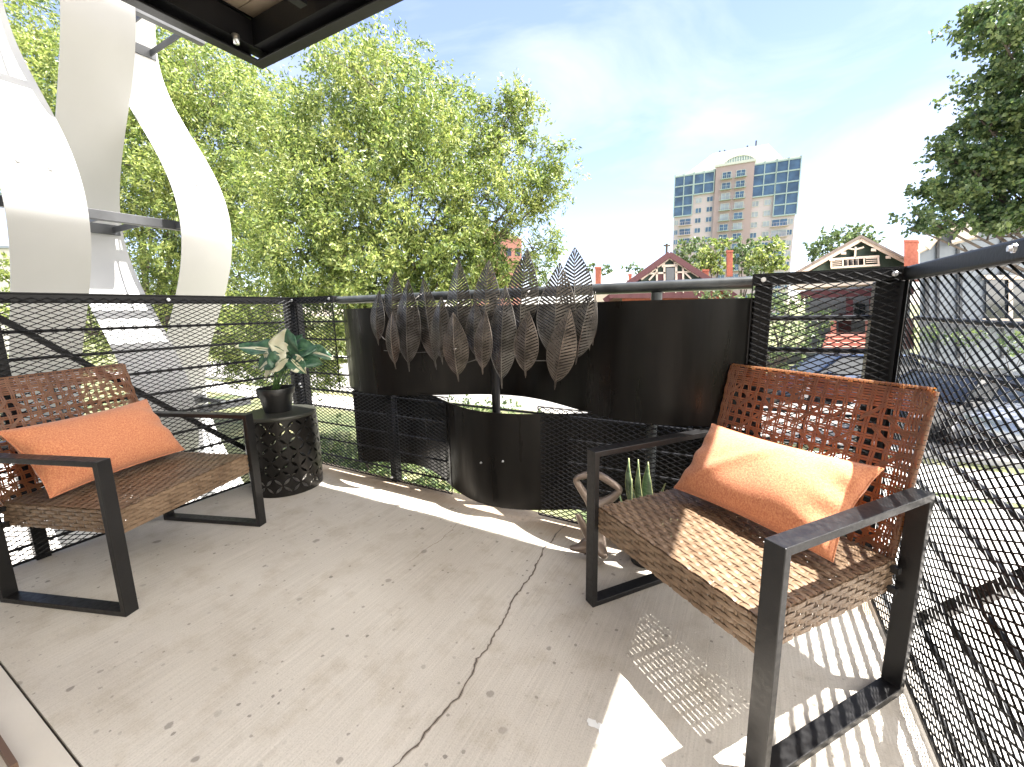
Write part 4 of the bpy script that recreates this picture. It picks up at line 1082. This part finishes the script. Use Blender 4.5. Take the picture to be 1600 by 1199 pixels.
# maroon gable house
Y1 = 26.0; face_viewer(1046)
h1 = thing('gabled_house', 'maroon half timbered gable house with green panels beyond the handrail', 'house', V((at(1045, 430, Y1).x, Y1, GZ)))
gb = at(1045, 640, Y1)
rect(MB(), 972, 455, 1130, 600, Y1 + .4, 9).build('wall', 'brick', h1)
poly(MB(), [(985, 452), (1112, 447), (1046, 400)], Y1 + .35, .3).build('gable_panel', 'dgreen', h1)
mb = MB(); line(mb, 1047, 397, 944, 471, 9, Y1, 9); line(mb, 1045.5, 397, 1150, 464, 9, Y1 + .01, 9); mb.build('roof', 'maroon', h1)
mb = MB()
for q in ((1046, 404, 1002, 437, 2.4), (1046, 404, 1092, 433, 2.4), (1034, 416, 1059, 414.6, 3.6), (1041, 405, 1037, 414, 2), (1051, 405, 1055, 414, 2),
          (1026, 418, 1026.5, 439, 3), (1038, 416, 1038.5, 439, 3.2), (1056.5, 415, 1057, 438, 3.4), (1067, 415, 1067.5, 437, 3), (1010, 428, 1040, 426.5, 2.6), (1056, 426, 1080, 424.6, 2.6),
          (1026, 425, 1014, 438, 2.4), (1068, 424, 1080, 436, 2.4), (1024, 420, 1000, 436, 1.8)): line(mb, *q, Y1 + .2, .1)
mb.build('timber_trim', 'cream', h1)
rect(MB(), 1041, 418.5, 1054, 438, Y1 + .24, .1).build('window', 'glassdark', h1)
mb = MB(); rect(mb, 1028, 429, 1037, 438, Y1 + .26, .1); rect(mb, 1058.5, 428, 1066, 437, Y1 + .26, .1); mb.build('maroon_panel', 'maroon', h1)
mb = MB(); rect(mb, 952, 456, 1112, 466, Y1 - .8, 1.4); mb.build('porch_roof', 'maroon', h1)
mb = MB()
for x in (1037, 1055, 1067, 1092): rect(mb, x, 449, x + 1.6, 458, Y1 - .85, .1)
for x in (962, 985, 1003): rect(mb, x, 454, x + 5, 456, Y1 - .85, .1)
mb.build('porch_trim', 'cream', h1)
chimney(1140.5, 391, 432, 9, Y1 + 5, h1)
chimney(1103, 421, 436, 9, Y1 + 4, h1)
# low pale house with two brick chimneys
Y2 = 40.0; face_viewer(960)
h2 = thing('low_house', 'pale roofed low house with a capped brick chimney left of the maroon gable', 'house', V((at(955, 450, Y2).x, Y2, GZ)))
mb = MB(); P_ = [at(925, 447, Y2), at(1000, 445, Y2), at(1000, 445, Y2) + V((0, 8, 0)), at(925, 447, Y2) + V((0, 8, 0)), at(957, 425, Y2 + 4), at(968, 424, Y2 + 4)]
mb.add(P_, [(0, 1, 5, 4), (1, 2, 5), (2, 3, 4, 5), (3, 0, 4)]).build('roof', mat('pale_shingle', (.42, .38, .34), .9, var=.1), h2)
rect(MB(), 928, 447, 997, 490, Y2 + .5, 7).build('wall', 'cream', h2)
chimney(934.5, 417, 447, 9, Y2 - 2, h2, True); chimney(984.5, 428, 446, 4.5, Y2 + 1, h2)
# cream gable house
Y3 = 22.0; face_viewer(1345)
h3 = thing('gabled_house', 'house with cream bargeboards over dark green gable and red porch beam, right of the tower', 'house', V((at(1345, 430, Y3).x, Y3, GZ)))
poly(MB(), [(1262, 428), (1425, 414), (1345, 376)], Y3 + .35, .3).build('gable_panel', 'dgreen', h3)
mb = MB(); line(mb, 1346, 373, 1232, 437, 7, Y3 + .03, .25); line(mb, 1345, 373, 1432, 417, 7, Y3, .25); 
for x, y in ((1300, 404), (1318, 393.5), (1365, 388.5), (1388, 400)): rect(mb, x - 4, y, x + 4, y + 4, Y3 + .02, .2)
mb.build('bargeboard', 'cream', h3)
mb = MB(); line(mb, 1346, 369, 1230, 434, 4, Y3 - .1, 10); line(mb, 1345, 369, 1434, 414, 4, Y3 - .09, 10); mb.build('roof', 'shingle', h3)
mb = MB()
for q in ((1337, 386, 1336, 403, 3), (1336, 390, 1324, 388, 2), (1337, 390, 1350, 386, 2), (1298, 405.5, 1374, 400.5, 3.2), (1299, 405, 1299, 418, 3), (1317, 404, 1317, 418, 2.4), (1350, 402, 1350.5, 416, 2.4), (1372, 401, 1373, 413, 3), (1298, 418.5, 1375, 414, 3)): line(mb, *q, Y3 + .12, .2)
for k in range(3): line(mb, 1301, 408.5 + 3 * k, 1315, 407.7 + 3 * k, 1, Y3 + .13, .1); line(mb, 1353, 404.5 + 3 * k, 1370, 403.5 + 3 * k, 1, Y3 + .13, .1)
for k in range(3): line(mb, 1325 + 8 * k, 404, 1325 + 8 * k, 416, .8, Y3 + .13, .1)
mb.build('gable_trim', 'cream', h3)
mb = MB(); poly(mb, [(1318.5, 418), (1349, 416), (1349, 403), (1318.5, 405)], Y3 + .3, .04); mb.build('window', 'glassdark', h3)
rect(MB(), 1258, 430, 1422, 600, Y3 + .4, 10).build('wall', 'greysid', h3)
poly(MB(), [(1236, 452), (1428, 440), (1428, 433), (1236, 443)], Y3 - 2.4, 2.6).build('porch_roof', 'cream', h3)
poly(MB(), [(1250, 467), (1428, 460), (1428, 448), (1252, 455), (1246, 460)], Y3 - 2.3, .25).build('porch_beam', 'maroon', h3)
for a_, b_, c_ in ((1352, 500, 1378), (1392, 498, 1428), (1298, 500, 1306)): rect(MB(), a_, b_, c_, 546, Y3 - 2.3, .8).build('porch_pier', 'palebrick', h3)
for a_ in (1322, 1358): rect(MB(), a_, 466, a_ + 11, 500, Y3 - 2.2, .3).build('porch_column', 'maroon', h3)
rect(MB(), 1310, 490, 1330, 522, Y3 + .3, .08).build('door', 'maroon', h3)
mb = MB()
for k in range(4): rect(mb, 1290 - 2 * k, 524 + 6 * k, 1352 + 2 * k, 530 + 6 * k, Y3 - 2.6 - .3 * k, 3)
mb.build('porch_steps', 'palebrick', h3)
rect(MB(), 1336, 474, 1352, 494, Y3 + .3, .08).build('window', 'glassdark', h3)
# grey house on the right
Y4 = 15.0; face_viewer(1500)
h4 = thing('grey_house', 'grey blue panelled house with cream eaves and brick chimney behind the right mesh', 'house', V((at(1520, 450, Y4).x, Y4, GZ)))
poly(MB(), [(1437, 640), (1900, 640), (1900, 300), (1600, 338), (1545, 350), (1470, 364), (1437, 392)], Y4, 9).build('wall', 'greysid', h4)
mb = MB()
for x, y in ((1466, 366), (1498, 358), (1567, 348)): rect(mb, x - 2, y, x + 2, 560, Y4 - .06, .055)
mb.build('batten', 'greytrim', h4)
mb = MB(); line(mb, 1434, 393, 1449, 386, 5, Y4 - .3, 9); line(mb, 1449, 387, 1472, 361, 7, Y4 - .32, 9); line(mb, 1470, 362, 1560, 338, 6, Y4 - .3, 9); line(mb, 1558, 346, 1574, 341, 4, Y4 - .5, 9); line(mb, 1572, 342, 1800, 318, 5, Y4 - .5, 9)
line(mb, 1487, 378, 1528, 367, 4, Y4 - .6, 1.2)
mb.build('eave', 'cream', h4)
mb = MB(); poly(mb, [(1489, 377), (1527, 366), (1540, 342), (1510, 350)], Y4 - .55, .5); mb.build('dormer_roof', mat('pale_shingle_warm', (.48, .42, .37), .9, var=.1), h4)
mb = MB(); rect(mb, 1541, 438, 1600, 500, Y4 - .08, .07); w4 = mb.build('window', 'glassdark', h4)
mb = MB(); rect(mb, 1535, 430, 1605, 437, Y4 - .12, .1); rect(mb, 1576, 437, 1583, 498, Y4 - .14, .05); rect(mb, 1535, 498, 1605, 503, Y4 - .12, .1); mb.build('window_frame', 'cream', w4)
mb = MB(); rect(mb, 1446, 432, 1452, 505, Y4 - .08, .07); rect(mb, 1500, 425, 1504, 505, Y4 - .08, .07); mb.build('corner_trim', 'greytrim', h4)
mb = MB(); rect(mb, 1434, 503, 1700, 512, Y4 - .5, .6); mb.build('foundation', 'greytrim', h4)
ck = chimney(1423.5, 375, 440, 22, Y4 + 6, h4)
# shrubs along the grey house
for i, (x, y, r, lab) in enumerate([(1455, 522, 14, 'dark clipped shrub at the left foot of the grey house'), (1510, 526, 14, 'dark clipped shrub in the middle of the grey house front'), (1590, 535, 20, 'round green shrub at the right edge before the grey house')]):
    make_tree('clipped_shrub', lab, 'shrub', V((at(x, y, Y4 - 1.2).x, Y4 - 1.2, GZ)), lobes_px([(x, y, r), (x + 16, y + 3, r * .9), (x - 14, y + 2, r * .9)], Y4 - 1.2), 'maple', per=160, spray=10, size=.08, aspect=.6, trunk=.04, seed=60 + i, group='shrubs along the grey house', twigs=False)
# red brick block seen through the ash tree
Y5 = 48.0; face_viewer(700)
h5 = thing('brick_block', 'red brick building half hidden behind the ash tree', 'building', V((at(720, 450, Y5).x, Y5, GZ)))
poly(MB(), [(745, 520), (815, 520), (815, 374), (745, 353)], Y5, 14).build('wall', 'palebrick', h5)
mb = MB()
for x in (760, 778, 795, 809): rect(mb, x - 4, 388 if x > 790 else 380, x + 4, 400, Y5 - .06, .05)
mb.build('window', 'glassdark', h5)
mb = MB(); line(mb, 745, 351, 816, 373, 2.4, Y5 - .3, 14.4); mb.build('cornice', 'cream', h5)
# pale building at the far left edge
Y6 = 40.0; face_viewer(0)
h6 = thing('pale_building', 'pale flat roofed building at the far left edge behind a low tree', 'building', V((at(-20, 430, Y6).x, Y6, GZ)))
rect(MB(), -160, 387, 26, 560, Y6, 12).build('wall', 'concrete', h6); rect(MB(), -162, 384, 27, 388, Y6 - .2, 12.4).build('cornice', 'greysid', h6)
# wooden power pole
pp = thing('power_pole', 'wooden power pole with crossarm above the maroon gable', 'pole', V((at(1042, 400, 60).x, 60, GZ)))
MB().tube([(at(1042, 400, 60).x, 60, GZ), tuple(at(1042, 381, 60))], .16, 8).build('pole', 'bark', pp); MB().bar(at(1037, 384, 60), at(1047, 384, 60), .2, .2).build('crossarm', 'bark', pp)

# ================================================================== apartment tower
YR = 130.0
PR = at(1251, 241, YR)
def solve_left():
    lo_, hi = 130.0, 200.0
    for _ in range(40):
        m_ = (lo_ + hi) / 2
        if at(1056, 272, m_).z < PR.z: lo_ = m_
        else: hi = m_
    return (lo_ + hi) / 2
YL = solve_left(); PL = at(1056, 272, YL)
TX = V((PR.x - PL.x, PR.y - PL.y, 0)); TW = TX.length; TX.normalize(); TN = V((TX.y, -TX.x, 0)); ZT = PR.z
tw = thing('apartment_tower', 'beige and rose high rise apartment tower with blue glass corners and white arched roof', 'building', V((PL.x, PL.y, GZ)))
def fs(zx, zy=700):                     # column position from a pixel of the enlarged tower view
    d = ray(1000 + zx / 5.213, 200 + zy / 5.213); n = V((-TN.x, -TN.y, 0)); t = (PL - CAM).dot(TN) / d.dot(TN); q = CAM + d * t - PL
    return q.dot(TX)
def T(s, o, z): return PL + TX * s + TN * o + V((0, 0, z - PL.z))
def tbox(mb, s0, s1, o0, o1, z0, z1):
    return mb.hexa([T(s0, o0, z0), T(s1, o0, z0), T(s1, o1, z0), T(s0, o1, z0), T(s0, o0, z1), T(s1, o0, z1), T(s1, o1, z1), T(s0, o1, z1)])
FH = 3.05; Ztop = ZT - .5
MBt = MB(); tbox(MBt, 0, TW, -22, 0, GZ, ZT - 1.0); MBt.build('wall', 'tbeige', tw)
c0, c1 = fs(600), fs(905)
MBt = MB(); tbox(MBt, c0, c1, 0, .9, GZ, ZT - .2); MBt.build('centre_wall', 'tpink', tw)
MBt = MB(); tbox(MBt, c0 - .3, c1 + .3, .0, 1.2, ZT - .2, ZT + .5); tbox(MBt, -.3, TW + .3, -.5, .35, ZT - 1.0, ZT - .45); MBt.build('cornice', 'twhite', tw)
# white roof volume and arched grille
def roofprof():
    a, b, c_, d_ = fs(330), fs(560), fs(975), fs(1150); h1_, h2_ = 5.6, 5.6
    f = [T(a, -2, ZT - .5), T(d_, -2, ZT - .5), T(c_ + 1, -3, ZT + 5.2), T(b, -3, ZT + 5.2)]
    bk = [p - TN * 15 for p in f]; return f + bk
MBt = MB(); MBt.add(roofprof(), [(0, 1, 2, 3), (7, 6, 5, 4), (0, 3, 7, 4), (1, 5, 6, 2), (3, 2, 6, 7)]).build('roof', 'twhite', tw)
MBt = MB(); cc, hw_ = (fs(640) + fs(920)) / 2, (fs(920) - fs(640)) / 2
arc = [T(cc + hw_ * math.cos(a), -1.6, ZT - .1 + 3.0 * math.sin(a)) for a in np.linspace(0, math.pi, 15)]
MBt.add(arc + [p - TN * 1.0 for p in arc], [tuple(range(15))] + [(i, i + 1, 16 + i, 15 + i) for i in range(14)]).build('arch_panel', 'tgreen', tw)
MBt = MB(); MBt.tube([p + TN * .3 for p in arc], .28, 6)
for k in range(-6, 7):
    x = k / 7; MBt.bar(T(cc + hw_ * x, -1.4, ZT - .1), T(cc + hw_ * x, -1.4, ZT - .1 + 3 * math.sqrt(1 - x * x)), .16)
MBt.build('arch_grille', 'twhite', tw)
for s_, h_ in ((fs(610), 1.3), (fs(650), 1.3), (fs(835), 1.4), (fs(905), 2.4)):
    MB().tube([T(s_, -6, ZT + 5.2), T(s_, -6, ZT + 5.2 + h_)], .25, 6).build('vent_stack', 'greytrim', tw)
# glass corners
gi = []
def glass(zx0, zx1, r0, r1, nx):
    s0, s1 = fs(zx0, 400), fs(zx1, 400); g = MB(); f = MB()
    z1_, z0_ = ZT - 1.1 - r0 * FH, ZT - 1.1 - r1 * FH
    tbox(g, s0, s1, .0, .35, z0_, z1_)
    for k in range(r0, r1 + 1): z = ZT - 1.1 - k * FH; tbox(f, s0 - .05, s1 + .05, .3, .55, z - .18, z + .18)
    for k in range(nx + 1): s = s0 + (s1 - s0) * k / nx; tbox(f, s - .13, s + .13, .3, .6, z0_, z1_ + .6)
    o = g.build('glass_bay', 'tglass', tw); f.build('frame', 'tgreen', o)
glass(288, 438, 0, 4, 2); glass(445, 606, 0, 2, 2); glass(918, 1105, 0, 3, 2); glass(1108, 1300, 0, 5, 2)
wcount = 0; extra = MB(); extraf = MB()
def win(zx, w_, r, o=0.0, h=1.5, m='window'):
    global wcount
    s = fs(zx, 620); z = ZT - 1.1 - (r + .62) * FH
    wcount += 1
    if wcount > 92:
        tbox(extra, s - w_ / 2, s + w_ / 2, o, o + .05, z - h / 2, z + h / 2); return
    g = MB(); tbox(g, s - w_ / 2, s + w_ / 2, o, o + .06, z - h / 2, z + h / 2)
    fr_ = MB()
    for q in (-1, 0, 1): tbox(fr_, s + q * w_ / 2 - .05, s + q * w_ / 2 + .05, o + .06, o + .12, z - h / 2, z + h / 2)
    for q in (-1, 1): tbox(fr_, s - w_ / 2, s + w_ / 2, o + .07, o + .13, z + q * h / 2 - .05, z + q * h / 2 + .05)
    fr_.build('frame', 'twhite', g.build('window', random.choice(('tglass', 'tglass', 'tglass2')), tw))
bal = MB(); blc = 0
def balcony(zx, w_, r, o):
    s = fs(zx, 620); z = ZT - 1.1 - (r + 1) * FH
    b = MB(); tbox(b, s - w_ / 2, s + w_ / 2, o, o + 1.1, z - .05, z + .12)
    tbox(b, s - w_ / 2, s + w_ / 2, o + 1.05, o + 1.1, z + 1.0, z + 1.07)
    for k in range(7): q = s - w_ / 2 + w_ * k / 6; tbox(b, q - .03, q + .03, o + 1.05, o + 1.1, z + .1, z + 1.0)
    return b
allb = MB()
for r in range(0, 18):
    for zx in (693, 806):
        win(zx, 2.4, r, .9, 1.9)
        if r < 10: balcony(zx, 3.2, r, .9).build('balcony', 'tgreen', tw)
    if r >= 2:
        for zx in (478, 567): win(zx, 1.7, r)
    if r >= 3:
        for zx in (940, 1040): win(zx, 1.7, r)
    if r >= 4: win(375, 3.4, r, 0, 1.9); win(303, 1.1, r); 
    if r >= 5: win(1150, 4.0, r, 0, 1.9); win(1235, 1.4, r)
    if 4 <= r < 12: balcony(375, 4.0, r, 0).build('balcony', 'tbeige', tw)
    if 5 <= r < 12: balcony(1150, 4.6, r, 0).build('balcony', 'tbeige', tw)
tag(extra.build('window', 'tglass', tw), kind='stuff')

# ================================================================== cars
def car(label, loc, rz, paint, L=4.6, Wd=1.82, Hc=1.48):
    r = thing('parked_car', label, 'car', loc, rz, 'cars parked by the houses')
    def sect(prof_lo, prof_hi, wf, n=10):
        pass
    # body shell: cross-sections along the length
    xs = [-.5, -.485, -.44, -.36, -.25, -.1, .05, .2, .3, .4, .46, .49, .5]
    hood = [.50, .66, .74, .84, .90, .92, .93, .93, .93, .92, .88, .78, .58]
    wid = [.62, .80, .90, .96, .99, 1, 1, 1, 1, .98, .93, .86, .70]
    mb = MB(); ring = 12; base = 0
    for x, h, w_ in zip(xs, hood, wid):
        W_ = Wd / 2 * w_; z0 = .22; z1 = h
        pts = [(-W_ * .92, z0), (-W_, z0 + .12), (-W_ * 1.0, (z0 + z1) / 2), (-W_ * .97, z1 - .10), (-W_ * .88, z1 - .015), (-W_ * .5, z1 + .015), (W_ * .5, z1 + .015), (W_ * .88, z1 - .015), (W_ * .97, z1 - .10), (W_, (z0 + z1) / 2), (W_, z0 + .12), (W_ * .92, z0)]
        mb.v += [(x * L, y, z) for y, z in pts]
    for i in range(len(xs) - 1):
        for k in range(ring): k2 = (k + 1) % ring; mb.f.append((i * ring + k, i * ring + k2, (i + 1) * ring + k2, (i + 1) * ring + k)); mb.m.append(0)
    mb.f.append(tuple(range(ring))); mb.m.append(0); e = (len(xs) - 1) * ring; mb.f.append(tuple(range(e + ring - 1, e - 1, -1))); mb.m.append(0)
    mb.build('body', paint, r, True, local=True, angle=35)
    # cabin: glass with roof and pillars
    lo_ = [(-.27, .93), (.40, .92)]; hi_ = [(-.10, Hc - .03), (.27, Hc - .03)]
    def cab(inset, zoff, W_lo, W_hi):
        return [(lo_[0][0] * L, -W_lo, .9), (lo_[1][0] * L, -W_lo, .9), (lo_[1][0] * L, W_lo, .9), (lo_[0][0] * L, W_lo, .9), (hi_[0][0] * L, -W_hi, Hc - .05), (hi_[1][0] * L, -W_hi, Hc - .05), (hi_[1][0] * L, W_hi, Hc - .05), (hi_[0][0] * L, W_hi, Hc - .05)]
    c8 = cab(0, 0, Wd / 2 * .90, Wd / 2 * .70)
    MB().hexa(c8).build('windows', 'glassdark', r, local=True, bevel=.05)
    rf = MB(); x0, x1, wh = hi_[0][0] * L - .06, hi_[1][0] * L + .08, Wd / 2 * .72
    rf.sheet(lambda a, b: ((x0 + (x1 - x0) * a, wh * (2 * b - 1), Hc - .06 + .06 * math.sin(math.pi * a) ** .5 * (1 - (2 * b - 1) ** 4)), (0, 0, 1)), 14, 8, .03).build('roof', paint, r, True, local=True, angle=60)
    for s in (-1, 1):
        for a_, b_ in ((0, 4), (1, 5)):
            p, q = V(c8[a_]), V(c8[b_]); p.y *= s * -1; q.y *= s * -1; MB().bar(p * 1.0, q, .07, .07).build('pillar', paint, r, local=True)
        MB().bar((.09 * L, s * Wd / 2 * .905, .92), (.085 * L, s * Wd / 2 * .715, Hc - .05), .06).build('pillar', paint, r, local=True)
    for sx in (-.31, .30):
        for s in (-1, 1):
            w_ = MB(); w_.tube([(sx * L, s * (Wd / 2 - .20), .33), (sx * L, s * (Wd / 2 + .005), .33)], .33, 24); o = w_.build('wheel', 'tyre', r, local=True, smooth=True, angle=40)
            MB().tube([(sx * L, s * (Wd / 2 + .004), .33), (sx * L, s * (Wd / 2 + .018), .33)], [.21, .19], 16).build('rim', 'rim', o, local=True, smooth=True, angle=40)
    for s in (-1, 1):
        MB().box((-.497 * L, s * .62 - .17, .60), (-.455 * L, s * .62 + .17, .72)).build('headlight', 'lampglass', r, local=True, bevel=.02)
        MB().box((.47 * L, s * .62 - .17, .66), (.498 * L, s * .62 + .17, .80)).build('tail_light', 'redlens', r, local=True, bevel=.02)
        MB().box((-.20 * L, s * .93 - .08, .93), (-.17 * L, s * .93 + .08, 1.03)).build('mirror', paint, r, local=True, bevel=.02)
    return r
ang = math.atan2(EU.y, EU.x)
def carat(label, x, y, paint, rz, zt=1.45, **k):
    p = onz(x, y, GZ + zt); return car(label, (p.x, p.y, GZ + .012), rz, paint, **k)
carat('slate blue car parked beyond the mesh above the right chair', 1325, 556, 'carnavy', ang + .3, L=4.9, Hc=1.55)
carat('black car parked behind the right mesh below the grey house', 1500, 580, 'cardark', ang + .75)
carat('silver car at the right edge behind the mesh', 1625, 585, 'carsilver', ang + .9)
